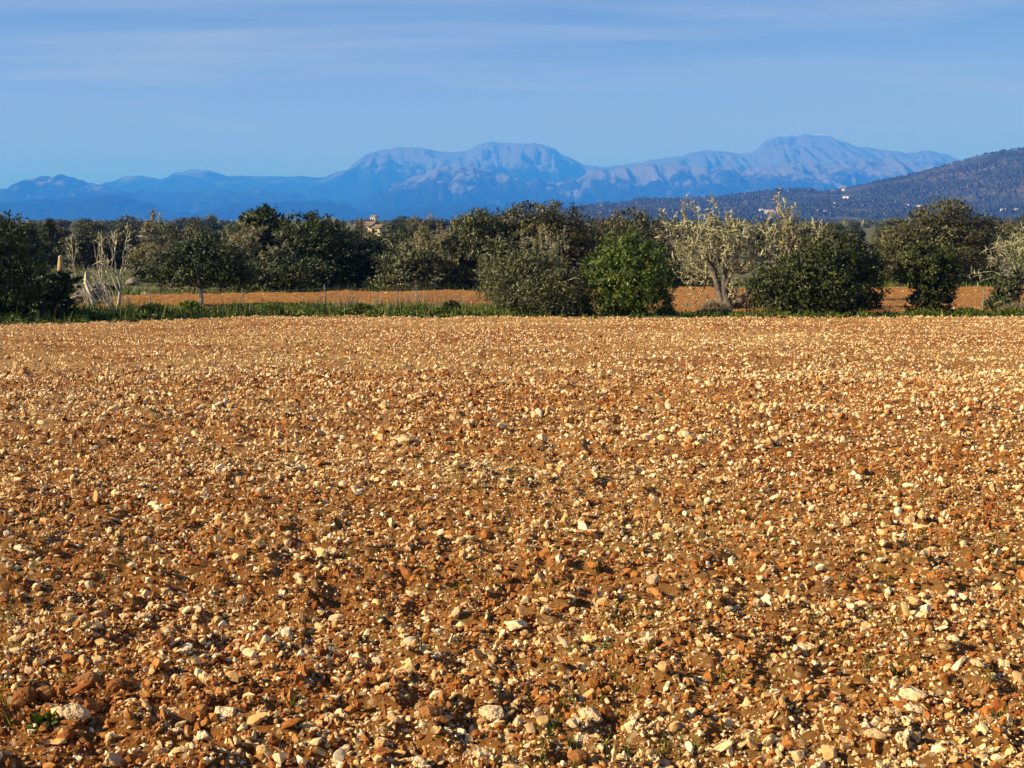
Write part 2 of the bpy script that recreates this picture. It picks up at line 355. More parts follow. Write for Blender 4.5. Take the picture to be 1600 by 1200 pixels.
def mountain_mat(name, lo, hi, rocky):
    m, t, b = mat_base(name, 0.95, 0.05)
    g = t.nodes.new('ShaderNodeNewGeometry'); sp = t.nodes.new('ShaderNodeSeparateXYZ'); t.links.new(g.outputs['Position'], sp.inputs[0])
    v = coords(t); n = noise(t, v, 0.0022, 7, 0.68)
    mr = N(t, 'ShaderNodeMapRange'); mr.inputs[1].default_value = lo; mr.inputs[2].default_value = hi; mr.inputs[3].default_value = -0.28; mr.inputs[4].default_value = 0.28
    t.links.new(sp.outputs['Z'], mr.inputs[0])
    ad = t.nodes.new('ShaderNodeMath'); ad.operation = 'ADD'; t.links.new(n, ad.inputs[0]); t.links.new(mr.outputs[0], ad.inputs[1])
    c = ramp(t, ad.outputs[0], [(0.44, (0.012, 0.022, 0.018)), (0.54, (0.05, 0.055, 0.045)), (0.62, rocky)]).outputs[0]
    t.links.new(c, b.inputs['Base Color']); bump(t, b, noise(t, v, 0.005, 9, 0.75), 1.0, 260); return m
M['mount'] = mountain_mat('limestone_mountain', 350, 1050, (0.21, 0.205, 0.195))
M['mount_front'] = mountain_mat('wooded_mountain', -150, 900, (0.27, 0.255, 0.245))
mountain('mountain_range', FAR_RIDGE, 22000, 4200, 11, M['mount'], 0.38, 2.5)
mountain('wooded_foothills', FRONT_RIDGE, 16500, 2600, 43, M['mount_front'], 0.42, 9)
mountain('low_foothills', LOW_RIDGE, 12500, 1800, 67, M['mount_front'], 0.35, 6)

HILL = [(700, 345), (820, 337), (860, 331), (900, 325), (950, 318), (1000, 312), (1060, 312), (1100, 308), (1150, 304), (1200, 299), (1240, 297), (1290, 300), (1330, 293), (1360, 287), (1400, 279), (1440, 269), (1480, 257), (1520, 246), (1560, 238), (1600, 234), (1700, 226), (1850, 230), (2100, 250), (2500, 300), (2900, 345)]
HD, HDEP = 4200.0, 1700.0
def hill_z(x, y):
    px = np.asarray(x, float) / HD * 2000 + 800
    zr = (345 - np.interp(px, [h[0] for h in HILL], [h[1] for h in HILL])) / 2000 * HD + 4.2
    s = (np.asarray(y, float) - HD) / HDEP
    base = np.where(s < 0, np.clip(1 + s, 0, 1) ** 1.15, np.clip(1 - s * 0.9, 0, 1))
    amp = (1 - base ** 4) * np.clip(base * 3, 0, 1)
    return -2.7 + zr * base + 0.22 * zr * amp * fbm(np.asarray(x) / 520.0, np.asarray(y) / 520.0, 4, 200)
hx = np.linspace(-250, 4450, 300); hy = np.linspace(HD - HDEP - 40, HD + 1800, 90)
HX, HY = np.meshgrid(hx, hy)
M['hillground'] = noise_mat('hill_ground', [(0.4, (0.025, 0.032, 0.014)), (0.56, (0.07, 0.065, 0.035)), (0.7, (0.17, 0.13, 0.08))], 0.006, 0.95)
o = ob('hill', mk_mesh('hill', np.stack([HX, HY, hill_z(HX, HY)], -1).reshape(-1, 3), grid_faces(300, 90), M['hillground'], True)); tag(o, kind='structure')
def hill_hit(px, py):
    d = ray(px, py); d = d / d.y
    for D in np.arange(HD - HDEP, HD + 60, 3.0):
        if float(hill_z(d.x * D, D)) >= EYE + d.z * D: return Vector((d.x * D, D, float(hill_z(d.x * D, D))))
    return Vector((d.x * HD, HD, float(hill_z(d.x * HD, HD))))

# ------------------------------------------------------------------ stones
def ico(sub):
    import bmesh
    bm = bmesh.new(); bmesh.ops.create_icosphere(bm, subdivisions=sub, radius=1.0)
    V = np.array([v.co[:] for v in bm.verts]); F = np.array([[v.index for v in f.verts] for f in bm.faces]); bm.free(); return V, F
ICO1, ICO1F = ico(1); ICO2, ICO2F = ico(2); ICO3, ICO3F = ico(3)
OCT = np.array([(1, 0, 0), (-1, 0, 0), (0, 1, 0), (0, -1, 0), (0, 0, 1), (0, 0, -1)], float)
PYR = np.array([(.95, .1, -.55), (-.1, .9, -.6), (-.95, -.1, -.55), (.1, -.9, -.6), (.1, .05, .85)], float); PYRF = np.array([(0, 1, 4), (1, 2, 4), (2, 3, 4), (3, 0, 4)])
OCT2 = np.array([(.95, 0, .1), (.45, .85, -.05), (-.5, .8, .1), (-.95, 0, -.1), (-.45, -.85, .05), (.5, -.8, 0), (.25, .1, .9), (-.3, -.1, .85)], float)
OCT2F = np.array([(0, 1, 6), (1, 2, 6), (2, 7, 6), (2, 3, 7), (3, 4, 7), (4, 5, 7), (5, 6, 7), (5, 0, 6)])
OCTF = np.array([(0, 2, 4), (2, 1, 4), (1, 3, 4), (3, 0, 4), (2, 0, 5), (1, 2, 5), (3, 1, 5), (0, 3, 5)])
rng = np.random.default_rng(12)
def rock_shape(rng, V, cuts, jit):
    P = V * (1 + rng.uniform(-jit, jit, (len(V), 1)))
    q = rng.uniform(0, 50, 3)
    P = P * (1 + 0.45 * pnoise(V[:, 0:1] * 1.3 + q[0] + V[:, 2:3], V[:, 1:2] * 1.3 + q[1] - V[:, 2:3] * 0.7, 7))
    for _ in range(cuts):
        n = unit(rng.normal(size=3)); d = rng.uniform(0.38, 0.8)
        e = P @ n - d; P = P - np.clip(e, 0, None)[:, None] * n * 0.94
    return P / np.abs(P).max(axis=0)
def scatter_rocks(rng, pos, size, template, faces, nvar, cuts, jit, squash=(0.35, 0.95), sink=0.16):
    n = len(pos); var = np.stack([rock_shape(rng, template, cuts, jit) for _ in range(nvar)])
    idx = rng.integers(0, nvar, n)
    sc3 = np.stack([rng.uniform(0.8, 1.5, n), rng.uniform(0.5, 1.0, n), rng.uniform(*squash, n)], -1) * size[:, None] * 0.5
    V = var[idx] * sc3[:, None]
    tx = rng.normal(0, 0.6, n); c, s = np.cos(tx)[:, None], np.sin(tx)[:, None]
    V = np.stack([V[..., 0] * c - V[..., 2] * s, V[..., 1], V[..., 0] * s + V[..., 2] * c], -1)
    a = rng.uniform(0, 6.283, n); c, s = np.cos(a)[:, None], np.sin(a)[:, None]
    V = np.stack([V[..., 0] * c - V[..., 1] * s, V[..., 0] * s + V[..., 1] * c, V[..., 2]], -1)
    V = V + pos[:, None]; V[..., 2] += (sc3[:, 2] * (1 - 2 * sink))[:, None]
    k = len(template)
    F = (faces[None] + (np.arange(n) * k)[:, None, None]).reshape(-1, 3)
    return V.reshape(-1, 3), F, k
def pareto(rng, n, smin, alpha, smax): return np.minimum(smin * (1 - rng.random(n)) ** (-1 / alpha), smax)
def stone_tint(rng, x, y, n):
    pal = 0.84 + 0.9 * fbm(x * 0.14 - y * 0.1, y * 0.55, 3, 300)
    return np.where(rng.random(n) < np.clip(pal, 0.2, 0.95), 0.40 + 0.6 * rng.random(n) ** 1.5, rng.uniform(0, 0.4, n))
def band(rng, d0, d1, dens, smin, alpha, smax, soil=False):
    wmid = lambda d: 2 * (0.42 * d + 0.55)
    A = (wmid(d0) + wmid(d1)) / 2 * (d1 - d0); n = int(A * dens)
    d = np.sqrt(rng.uniform(d0 ** 2, d1 ** 2, n)); x = rng.uniform(-1, 1, n) * (0.42 * d + 0.55)
    keep = d < edge(x) - 0.15; x, d = x[keep], d[keep]; n = len(x)
    dn = 0.7 + 0.9 * fbm(x * 0.16 + d * 0.12, d * 0.6, 3, 400)
    k2 = rng.random(n) < (np.clip(1.5 - dn, 0.3, 1) if soil else np.clip(dn, 0.5, 1)); x, d = x[k2], d[k2]; n = len(x)
    return np.stack([x, d, field_z(x, d)], -1), pareto(rng, n, smin, alpha, smax)
parts = []; tints = []
def add_band(d0, d1, dens, smin, alpha, smax, T, TF, cuts, jit, soil=False):
    p, s = band(rng, d0, d1, dens, smin, alpha, smax, soil)
    V, F, k = scatter_rocks(rng, p, s, T, TF, 24, cuts, jit)
    parts.append((V, F)); tints.append(np.repeat(rng.uniform(0.0, 0.33, len(p)) if soil else stone_tint(rng, p[:, 0], p[:, 1], len(p)), k))
add_band(3.6, 6.5, 560, 0.016, 2.5, 0.045, ICO1, ICO1F, 2, 0.3)
add_band(3.6, 6.5, 110, 0.028, 2.8, 0.065, ICO2, ICO2F, 6, 0.13)
add_band(6.5, 12, 170, 0.020, 2.4, 0.06, ICO1, ICO1F, 2, 0.3)
add_band(6.5, 12, 30, 0.038, 2.8, 0.08, ICO2, ICO2F, 6, 0.13)
add_band(12, 22, 36, 0.042, 2.7, 0.10, ICO1, ICO1F, 2, 0.3)
add_band(22, 36, 88, 0.036, 2.9, 0.09, PYR, PYRF, 0, 0.25)
add_band(36, 51, 52, 0.040, 3.0, 0.09, PYR, PYRF, 0, 0.25)
add_band(3.6, 6.5, 2500, 0.010, 2.6, 0.03, OCT, OCTF, 0, 0.3)
add_band(6.5, 12, 900, 0.014, 2.6, 0.04, OCT, OCTF, 0, 0.3)
add_band(12, 22, 310, 0.025, 2.6, 0.06, PYR, PYRF, 0, 0.3)
add_band(3.6, 6.5, 1200, 0.014, 2.4, 0.05, OCT, OCTF, 0, 0.35, True)
add_band(6.5, 12, 420, 0.020, 2.5, 0.07, OCT, OCTF, 0, 0.35, True)
add_band(12, 22, 70, 0.034, 2.6, 0.09, PYR, PYRF, 0, 0.35, True)
V, F = join(parts)
o = ob('gravel', mk_mesh('gravel', V, F, M['gravel'], False, np.concatenate(tints)))
tag(o, 'tan limestone gravel and red soil crumbs strewn over the ploughed field', 'gravel', kind='stuff')
n = 7000; x = rng.uniform(-21, 40, n); y = rng.uniform(56, 83, n)
ok = (y > np.interp(x, [-21, -6, 4, 10, 48], [61.5, 61, 58, 55.5, 55]) + 0.3) & (y < np.interp(x, [-21.5, -10, 8, 48], [72, 75.5, 80, 82]) - 0.3)
x, y = x[ok], y[ok]
p = np.stack([x, y, gz(y) + second_h(x, y)], -1)
V, F, k = scatter_rocks(rng, p, pareto(rng, len(p), 0.045, 2.8, 0.14), OCT, OCTF, 16, 0, 0.25)
o = ob('far_gravel', mk_mesh('far_gravel', V, F, M['gravel'], False, np.repeat(stone_tint(rng, x, y, len(x)) * 0.8, k)))
tag(o, 'scattered stones on the red soil of the field behind the fence', 'gravel', kind='stuff')

big_v = [mk_mesh('stone', rock_shape(rng, ICO3, 12, 0.03) * 0.5, ICO3F, M['stone'], False) for _ in range(9)]
clod_v = []
for q in range(4):
    P = ICO3 * (1 + 0.22 * fbm(ICO3[:, 0:1] * 2 + ICO3[:, 2:3], ICO3[:, 1:2] * 2 + ICO3[:, 2:3] * 1.3, 4, 500 + q)); clod_v.append(mk_mesh('soil_clod', P * 0.5, ICO3F, M['clod'], False))
def place_stone(px, py, wpx, hpx, label, clod=False, group=None, yaw=None):
    x, y = field_hit(px, py + hpx * 0.35); sz = wpx / 2000 * math.hypot(y, 1.5)
    me = (clod_v if clod else big_v)[int(rng.integers(0, 4 if clod else 9))]
    o = ob('soil_clod' if clod else 'stone', me)
    dep = sz * rng.uniform(0.8, 1.1); hgt = min(sz * 0.75, max(hpx / 2000 * y * 0.95, sz * 0.3))
    o.scale = (sz, dep, hgt); o.rotation_euler = (rng.normal(0, 0.10), rng.normal(0, 0.10), rng.normal(0, 0.3) if yaw is None else yaw)
    o.location = (x, y, float(field_z(x, y)) + hgt * 0.30)
    return tag(o, label, 'soil clod' if clod else 'stone', group)
STONES = [
 (632, 688, 46, 19, 'large flat pale slab in the middle distance, the widest stone of the upper field'),
 (498, 675, 22, 11, 'small flat pale stone to the left of the widest slab in the upper field'),
 (670, 674, 15, 10, 'little white stone just behind the right end of the widest slab'),
 (735, 660, 22, 14, 'pale stone right of and a little behind the widest slab'),
 (645, 625, 13, 9, 'small pale stone lying farther back straight behind the widest slab'),
 (1307, 647, 28, 9, 'long thin flat stone in the upper right of the field'),
 (1130, 742, 30, 11, 'elongated pale stone on the right half, nearer than the long thin one'),
 (1145, 695, 17, 13, 'squarish pale stone behind the elongated one on the right half'),
 (970, 875, 22, 14, 'pale blocky stone in the middle of the field right of centre'),
 (805, 970, 40, 25, 'smooth pale wedge-shaped stone near the centre with bare red soil in front'),
 (885, 942, 30, 14, 'flat light stone behind and right of the smooth wedge-shaped one'),
 (1008, 992, 36, 33, 'upright round-topped pale stone standing in red soil right of centre'),
 (1265, 1002, 38, 15, 'domed flat pale stone at the right with grass shoots before it'),
 (1487, 1005, 20, 20, 'whitish upright little stone near the right edge of the field'),
 (1525, 1050, 24, 14, 'flat tan stone near the right edge in front of the whitish one'),
 (1418, 1079, 50, 20, 'broad domed tan stone on top of the cluster at the lower right'),
 (1425, 1099, 34, 18, 'tan stone directly under the broad domed one at the lower right'),
 (1396, 1100, 26, 28, 'upright tan stone to the left side of the lower right cluster'),
 (1421, 1117, 24, 16, 'small tan stone closing the front of the lower right cluster'),
 (1365, 1152, 38, 22, 'irregular tan stone in the row at the bottom right'),
 (1411, 1158, 24, 20, 'rounded tan stone at the right end of the row at the bottom right'),
 (1322, 1152, 26, 18, 'pale stone in the row at the bottom right, left of the irregular one'),
 (1299, 1163, 24, 22, 'blocky tan stone with a dark shadow at the left of that bottom right row'),
 (1246, 1165, 28, 24, 'upright pale stone standing apart left of the bottom right row'),
 (765, 1113, 56, 17, 'long flat pale stone at the bottom centre'),
 (920, 1108, 42, 25, 'long tilted tan stone with two smaller stones touching its left end'),
 (893, 1130, 24, 17, 'rounded pink tan stone touching the left end of the long tilted one'),
 (911, 1145, 25, 24, 'angular dark-sided stone directly in front of the rounded pink tan one'),
 (755, 1173, 42, 30, 'big rounded stone at the bottom edge left of centre'),
 (732, 1168, 26, 18, 'smooth tan stone leaning behind the big rounded one at the bottom edge'),
 (650, 1180, 32, 34, 'tall angular pitted stone at the bottom edge left of the big rounded one'),
 (805, 1062, 22, 15, 'small tan stone beside a white chip above the long flat pale stone'),
 (825, 1056, 18, 12, 'white chip of stone above the long flat pale one at the bottom centre'),
 (912, 1070, 24, 17, 'wedge of tan stone above the long tilted one'),
 (115, 1126, 48, 30, 'big weathered pale stone at the lower left beside a green weed'),
 (175, 1187, 36, 34, 'steep pale stone at the bottom edge near the lower left corner'),
 (248, 1170, 32, 34, 'tall rough stone at the bottom edge right of the steep pale one'),
 (320, 1145, 24, 30, 'upright pale blade of stone in the lower left'),
 (284, 1136, 20, 14, 'slanted light stone left of the upright pale blade'),
 (270, 1146, 28, 16, 'tan stone sunk in soil in front of the slanted light stone'),
 (355, 1120, 42, 15, 'long low pale stone behind and right of the upright blade'),
 (516, 1087, 42, 20, 'lumpy tan stone in the lower field left of the long flat pale one'),
 (475, 1022, 30, 20, 'pale stone farther back than the lumpy tan one in the left half'),
 (152, 953, 26, 17, 'bright pale stone at the left where a row of stones begins'),
 (194, 962, 18, 17, 'bright stone between the row start and the flat long stone at the left'),
 (222, 961, 28, 11, 'flat long pale stone lying at the foot of an upright pointed one'),
 (238, 944, 15, 19, 'upright pointed pale stone at the left of the field'),
 (152, 988, 20, 13, 'rounded pale stone in front of the bright row at the left'),
 (22, 994, 26, 14, 'flat pale stone near the left edge of the field'),
 (250, 1012, 26, 13, 'tilted pale stone casting a dark shadow in the left half'),
 (286, 1027, 24, 16, 'brownish pale stone right of the tilted one with a dark shadow'),
]
for s in STONES: place_stone(*s)
CLODS = [(40, 1090, 36, 34, 'big reddish clod of soil at the left edge above the green weed'), (72, 1086, 34, 28, 'reddish clod touching the right side of the biggest clod at the left'),
 (140, 1068, 36, 28, 'dark brown crumbly clod right of the paired reddish clods'), (184, 1072, 30, 26, 'rough brown clod beside the dark crumbly one'),
 (905, 1176, 34, 24, 'dark brown clod at the bottom edge below the tilted tan stone'), (672, 1132, 34, 24, 'brown clod behind the tall angular pitted stone'),
 (838, 955, 16, 16, 'brown upright clod right behind the smooth wedge-shaped stone'), (1012, 1068, 28, 20, 'reddish clod in front of the upright round-topped stone')]
for s in CLODS: place_stone(*s, clod=True)
taken = [(s[0], s[1]) for s in STONES + CLODS]
SHORT = [(632, 688, 'the widest upper slab'), (1307, 647, 'the long thin flat stone'), (1130, 742, 'the elongated right-half stone'), (970, 875, 'the blocky mid-field stone'), (805, 970, 'the smooth wedge-shaped stone'), (1008, 992, 'the upright round-topped stone'), (1265, 1002, 'the domed stone with shoots'), (1487, 1005, 'the whitish upright stone'), (1418, 1079, 'the broad domed stone cluster'), (1365, 1152, 'the bottom right row'), (1246, 1165, 'the lone upright pale stone'), (765, 1113, 'the long flat bottom stone'), (920, 1108, 'the long tilted stone'), (755, 1173, 'the big rounded bottom stone'), (115, 1126, 'the weathered stone by the weed'), (248, 1170, 'the tall rough bottom stone'), (320, 1145, 'the upright pale blade'), (516, 1087, 'the lumpy tan stone'), (475, 1022, 'the pale left-half stone'), (222, 955, 'the upright pointed stone'), (22, 994, 'the flat left edge stone'), (250, 1012, 'the tilted shadowed stone')]
def stone_label(px, py, wpx, cl):
    k = (py - 425) / 775; b, nm = min(((px - a) ** 2 + (2 * (py - b_)) ** 2, i) for i, (a, b_, _) in enumerate(SHORT)); a, b_, nm = SHORT[nm]
    dx_, dy_ = px - a, 2 * (py - b_); far = 'well' if b > 170 ** 2 else 'a little'
    side = ('left of' if dx_ < 0 else 'right of') if abs(dx_) > 2.2 * abs(dy_) else (('behind' if dy_ < 0 else 'in front of') if abs(dy_) > 2.2 * abs(dx_) else ('behind and ' if dy_ < 0 else 'in front and ') + ('left of' if dx_ < 0 else 'right of'))
    sz = 'larger' if wpx / (0.25 + 0.75 * k) > 19 else 'smaller'
    return '%s %s %s %s %s' % (sz, 'red clod' if cl else 'tan stone', far, side, nm)
cnt = 0
while cnt < 235:
    py = 560 + 630 * rng.random() ** 0.75; px = rng.uniform(5, 1595)
    if any(abs(px - a) < 34 and abs(py - b) < 24 for a, b in taken): continue
    k = (py - 425) / 775
    wpx = rng.uniform(14, 25) * (0.25 + 0.75 * k); cl = rng.random() < 0.22
    place_stone(px, py, wpx, wpx * rng.uniform(0.45, 0.8), stone_label(px, py, wpx, cl), cl,
                'loose soil clods on the ploughed field' if cl else 'loose limestones on the ploughed field')
    taken.append((px, py)); cnt += 1

# ------------------------------------------------------------------ trees
def lobed(rng, W, Dp, H, nl, z0=0.0, low=False):
    """overlapping lobes that fill a crown W wide, Dp deep, from z0 to H"""
    cz = (z0 + H) / 2; rz = (H - z0) / 2; L = []
    for i in range(nl):
        d = unit(rng.normal(size=3)); r = rng.uniform(0.3, 0.72)
        c = np.array([d[0] * W / 2 * r, d[1] * Dp / 2 * r, cz + d[2] * rz * r])
        q = rng.uniform(0.24, 0.5)
        L.append((c, np.array([W / 2 * q * 1.1, Dp / 2 * q * 1.1, rz * q * rng.uniform(0.9, 1.25)])))
    if low:
        for i in range(5):
            a = rng.uniform(0, 6.28); L.append((np.array([math.cos(a) * W * 0.28, math.sin(a) * Dp * 0.28, z0 + rz * 0.32]), np.array([W * 0.2, Dp * 0.2, rz * 0.42])))
    L.append((np.array([0, 0, cz]), np.array([W * 0.28, Dp * 0.28, rz * 0.68])))
    return L
def crown(rng, L, ncl, per, ln, wd, up=0.6, spread=0.10, W=1.0, core=0.18):
    wts = np.array([l[1].prod() ** 0.66 for l in L]); wts /= wts.sum()
    li = rng.choice(len(L), ncl, p=wts); cs = np.array([l[0] for l in L]); rs = np.array([l[1] for l in L])
    d = unit(rng.normal(size=(ncl, 3))); rad = np.where(rng.random(ncl) < core, rng.uniform(0.2, 0.8, ncl), np.where(rng.random(ncl) < 0.10, rng.uniform(1.04, 1.2, ncl), rng.uniform(0.82, 1.05, ncl)))
    P = cs[li] + d * rs[li] * rad[:, None]
    out = unit(d + np.array([0, 0, up]))
    ctint = rng.uniform(0.15, 0.75, ncl)
    k = np.repeat(np.arange(ncl), per); n = len(k)
    cen = P[k] + rng.normal(size=(n, 3)) * (W * spread * rng.uniform(0.5, 1.0, n))[:, None] * np.array([1, 1, 0.8])
    dirs = out[k] * 0.55 + rng.normal(size=(n, 3)) * 0.65 + np.array([0, 0, up * 0.4])
    face = unit((P - np.array([0, 0, cs[:, 2].mean()]))[k]) * 0.5 + d[k] * 0.8 + rng.normal(size=(n, 3)) * 0.38
    V, F = leaves(rng, cen, dirs, ln * rng.uniform(0.6, 1.35, n), wd * rng.uniform(0.9, 1.6, n), face)
    t = np.clip(ctint[k] + rng.normal(0, 0.2, n), 0, 1)
    return V, F, np.repeat(t, 4)
def trunk_limbs(rng, L, H, r0, zfork, lean=0.0, k=7):
    parts = []; fork = np.array([lean, 0, zfork])
    pts = [np.array([0, 0, -0.15]), np.array([lean * 0.3 + rng.normal(0, r0 * .3), rng.normal(0, r0 * .3), zfork * 0.5]), fork]
    parts.append(tube(pts, [r0 * 1.35, r0, r0 * 0.85], k))
    for c, r in L:
        m = fork * 0.5 + c * 0.5 + rng.normal(size=3) * r * 0.25; e = c + unit(rng.normal(size=3) + np.array([0, 0, .5])) * r * 0.6
        parts.append(tube([fork - [0, 0, r0 * .3], m, c, e], [r0 * 0.5, r0 * 0.36, r0 * 0.22, r0 * 0.05], 5))
    return join(parts)
def grow(rng, p, d, ln, r, depth, out, twig, spreadv=0.75, upv=0.15, nseg=4):
    pts = [p]; rad = [r]
    for i in range(nseg):
        d = unit(d + rng.normal(size=3) * 0.30 + np.array([0, 0, upv * 0.3])); p = p + d * ln / nseg; pts.append(p); rad.append(r * (1 - 0.5 * (i + 1) / nseg))
    out.append((np.array(pts), np.array(rad), depth))
    if depth == 0: return
    for q in range(int(rng.integers(2, 4)) + (1 if depth > 3 else 0)):
        j = int(rng.integers(2, nseg + 1)) if q else nseg
        nd = unit(unit(d + 0.0) + rng.normal(size=3) * spreadv + np.array([0, 0, upv]))
        grow(rng, pts[j], nd, ln * rng.uniform(0.58, 0.86), max(rad[j] * 0.74, RMIN), depth - 1, out, twig, spreadv, upv, nseg)
RMIN = 0.014
def branchy(rng, W, H, r0, depth, stems=1, upv=0.2, spreadv=0.7):
    out = []
    for s in range(stems):
        d = unit(np.array([rng.normal(0, 0.3 if stems == 1 else 0.6), rng.normal(0, 0.3), 1.0]))
        grow(rng, np.array([rng.normal(0, 0.12) * (stems > 1), rng.normal(0, 0.12) * (stems > 1), -0.1]), d, H * 0.27, r0, depth, out, None, spreadv, upv)
    A = np.concatenate([b[0] for b in out])
    lo, hi = np.percentile(A[:, 0], 0.5), np.percentile(A[:, 0], 99.5); sx = W / (hi - lo); sz = H / A[:, 2].max()
    off = -(lo + hi) / 2 * sx
    res = []
    for P, r, dep in out:
        Q = P.copy(); Q[:, 0] = P[:, 0] * sx + off * np.clip(P[:, 2] / (A[:, 2].max() * .35), 0, 1); Q[:, 1] *= sx; Q[:, 2] *= sz
        res.append((Q, r, dep))
    return res
def fit(V, W, H):
    lo, hi = np.percentile(V[:, 0], 1), np.percentile(V[:, 0], 99); V = V.copy()
    V[:, 0] = (V[:, 0] - (lo + hi) / 2) * W / (hi - lo)
    z0 = max(np.percentile(V[:, 2], 0.3), 0); top = np.percentile(V[:, 2], 99.6)
    V[:, 2] = np.where(V[:, 2] > z0, z0 + (V[:, 2] - z0) * (H - z0) / (top - z0), V[:, 2])
    V[:, 2] = np.maximum(V[:, 2], 0.01)
    return V
def spot(px0, px1, D): 
    x = (xat(px0, D) + xat(px1, D)) / 2; return (x, D, float(gz(D)) - 0.03), (px1 - px0) / 2000 * D
def tree(name, label, cat, px0, px1, pytop, D, mat='olive', seed=1, kind='tree', z0=0.12, nl=9, ncl=420, per=26, ln=0.16, wd=0.05, group=None, spread=0.055, lobes=None, low=False, up=0.6, dead=0, core=0.18, tall=1.0, bark='bark'):
    rng = np.random.default_rng(seed); loc, W = spot(px0, px1, D); H = zat(pytop, D) - loc[2]
    root = empty(name, loc); tag(root, label, cat, group)
    if lobes: L = [(np.array([a * W / 2, b * W / 2, c * H]), np.array([r * W / 2, r * W / 2, q * H])) for a, b, c, r, q in lobes]
    else: L = lobed(rng, W, W * 0.85, H, nl, z0 * H, low)
    V, F, t = crown(rng, L, ncl, int(per * 0.56), ln * 1.18, wd * 1.25, up, spread * 0.8, W, core)
    V = fit(V, W, H)
    ob('crown', mk_mesh('crown', V, F, M[mat], False, t), root)
    tv, tf = trunk_limbs(rng, L, H, max(0.05, 0.03 * H), max(0.3, z0 * H + 0.15))
    ob('trunk', mk_mesh('trunk', tv, tf, M[bark], True), root)
    if dead:   # bare lichen-grey twigs standing out of the leaves
        n = dead; li = rng.integers(0, len(L), n); d = unit(rng.normal(size=(n, 3)) + np.array([0, -0.3, 0.7]))
        base = np.array([L[i][0] + d_ * L[i][1] * 0.85 for i, d_ in zip(li, d)])
        sv, sf = spikes(rng, base, d + rng.normal(size=(n, 3)) * 0.4, rng.uniform(0.15, 0.5, n), rng.uniform(0.008, 0.018, n))
        tag(ob('dead_twigs', mk_mesh('dead_twigs', sv, sf, M['lichen'], False, rng.random(len(sv))), root), kind='stuff')
    return root
def bare_tree(name, label, px0, px1, pytop, D, seed=1, depth=5, stems=1, r0=0.12, bark='lichen_bark', lich=0, lsz=0.14, leafmat=None, nleaf=0, group=None, upv=0.2, spreadv=0.7, base_px=None, leaf_top=0.0, twig=None, rmin=0.014):
    global RMIN
    RMIN = rmin
    rng = np.random.default_rng(seed); loc, W = spot(px0, px1, D); H = zat(pytop, D) - loc[2]
    root = empty(name, loc); tag(root, label, 'tree', group)
    br = branchy(rng, W, H, r0, depth, stems, upv, spreadv)
    shift = 0.0 if base_px is None else xat(base_px, D) - loc[0]
    if shift:
        for P, r, dep in br: P[:, 0] += shift * np.clip(1 - P[:, 2] / (0.5 * H), 0, 1)
    big = [tube(P, r, 6 if dep >= depth - 1 else 4) for P, r, dep in br if dep >= depth - 1]
    small = [tube(P, r, 4 if dep > 0 else 3) for P, r, dep in br if dep < depth - 1]
    v, f = join(big); ob('trunk', mk_mesh('trunk', v, f, M[bark], True), root)
    v, f = join(small); tag(ob('branches', mk_mesh('branches', v, f, M[twig or bark], True), root), kind='stuff')
    tip = [(P, r) for P, r, dep in br if dep <= 2]
    if lich:
        i = rng.integers(0, len(tip), lich); s = rng.random(lich)
        base = np.array([tip[a][0][0] * (1 - b) + tip[a][0][-1] * b for a, b in zip(i, s)]) + rng.normal(size=(lich, 3)) * 0.03
        dd = unit(np.array([tip[a][0][-1] - tip[a][0][0] for a in i])) * 0.7 + rng.normal(size=(lich, 3)) * 0.7
        v, f = spikes(rng, base, dd, lsz * rng.uniform(0.5, 1.6, lich), lsz * rng.uniform(0.09, 0.2, lich))
        tag(ob('lichen_tufts', mk_mesh('lichen_tufts', v, f, M['lichen'], False, np.repeat(rng.uniform(0, 1, lich), 4)), root), kind='stuff')
    if nleaf:
        i = rng.integers(0, len(tip), nleaf); s = rng.uniform(0.3, 1.05, nleaf)
        base = np.array([tip[a][0][0] * (1 - b) + tip[a][0][-1] * b for a, b in zip(i, s)]) + rng.normal(size=(nleaf, 3)) * 0.10
        base = base[base[:, 2] > leaf_top * H]
        v, f = leaves(rng, base, rng.normal(size=(len(base), 3)) + np.array([0, 0, .5]), 0.15 * rng.uniform(0.6, 1.4, len(base)), 0.06)
        ob('crown', mk_mesh('crown', v, f, M[leafmat], False, np.repeat(np.clip(rng.normal(.5, .25, len(base)), 0, 1), 4)), root)
    return root

# row along the field edge
tree('dark_tree', 'large shaded evergreen filling the left edge beside the field', 'tree', -75, 84, 338, 46, 'dark', 1, z0=0.05, nl=12, ncl=620, low=True, lobes=[(-0.3, 0, .72, .62, .26), (-0.1, 0.2, .45, .85, .30), (0.25, -.1, .33, .72, .25), (0.3, 0, .16, .62, .18), (-.5, 0, .2, .6, .2), (-.6, 0, .55, .5, .25), (.05, 0, .78, .38, .2)])
tree('shrub', 'dim low shrub at the right foot of the large shaded evergreen', 'shrub', 62, 122, 425, 47, 'dark', 2, z0=0.02, nl=6, ncl=200, per=22, low=True)
tree('tree', 'tall evergreen beyond the left picture edge shading the verge', 'tree', -330, -110, 258, 44, 'dark', 3, z0=0.05, nl=9, ncl=300, low=True)
tree('olive_bush', 'grey green wild olive bush with twiggy pale top beside the bright green bush', 'bush', 762, 916, 392, 51.5, 'olive', 4, z0=0.02, nl=11, ncl=1000, per=30, ln=0.13, wd=0.034, low=True, dead=900, up=0.9, spread=0.045)
bare_tree('lichen_sapling', 'pale lichen covered twigs rising out of the grey green olive bush', 800, 900, 352, 52.8, 5, depth=4, stems=2, r0=0.06, lich=2200, lsz=0.11)
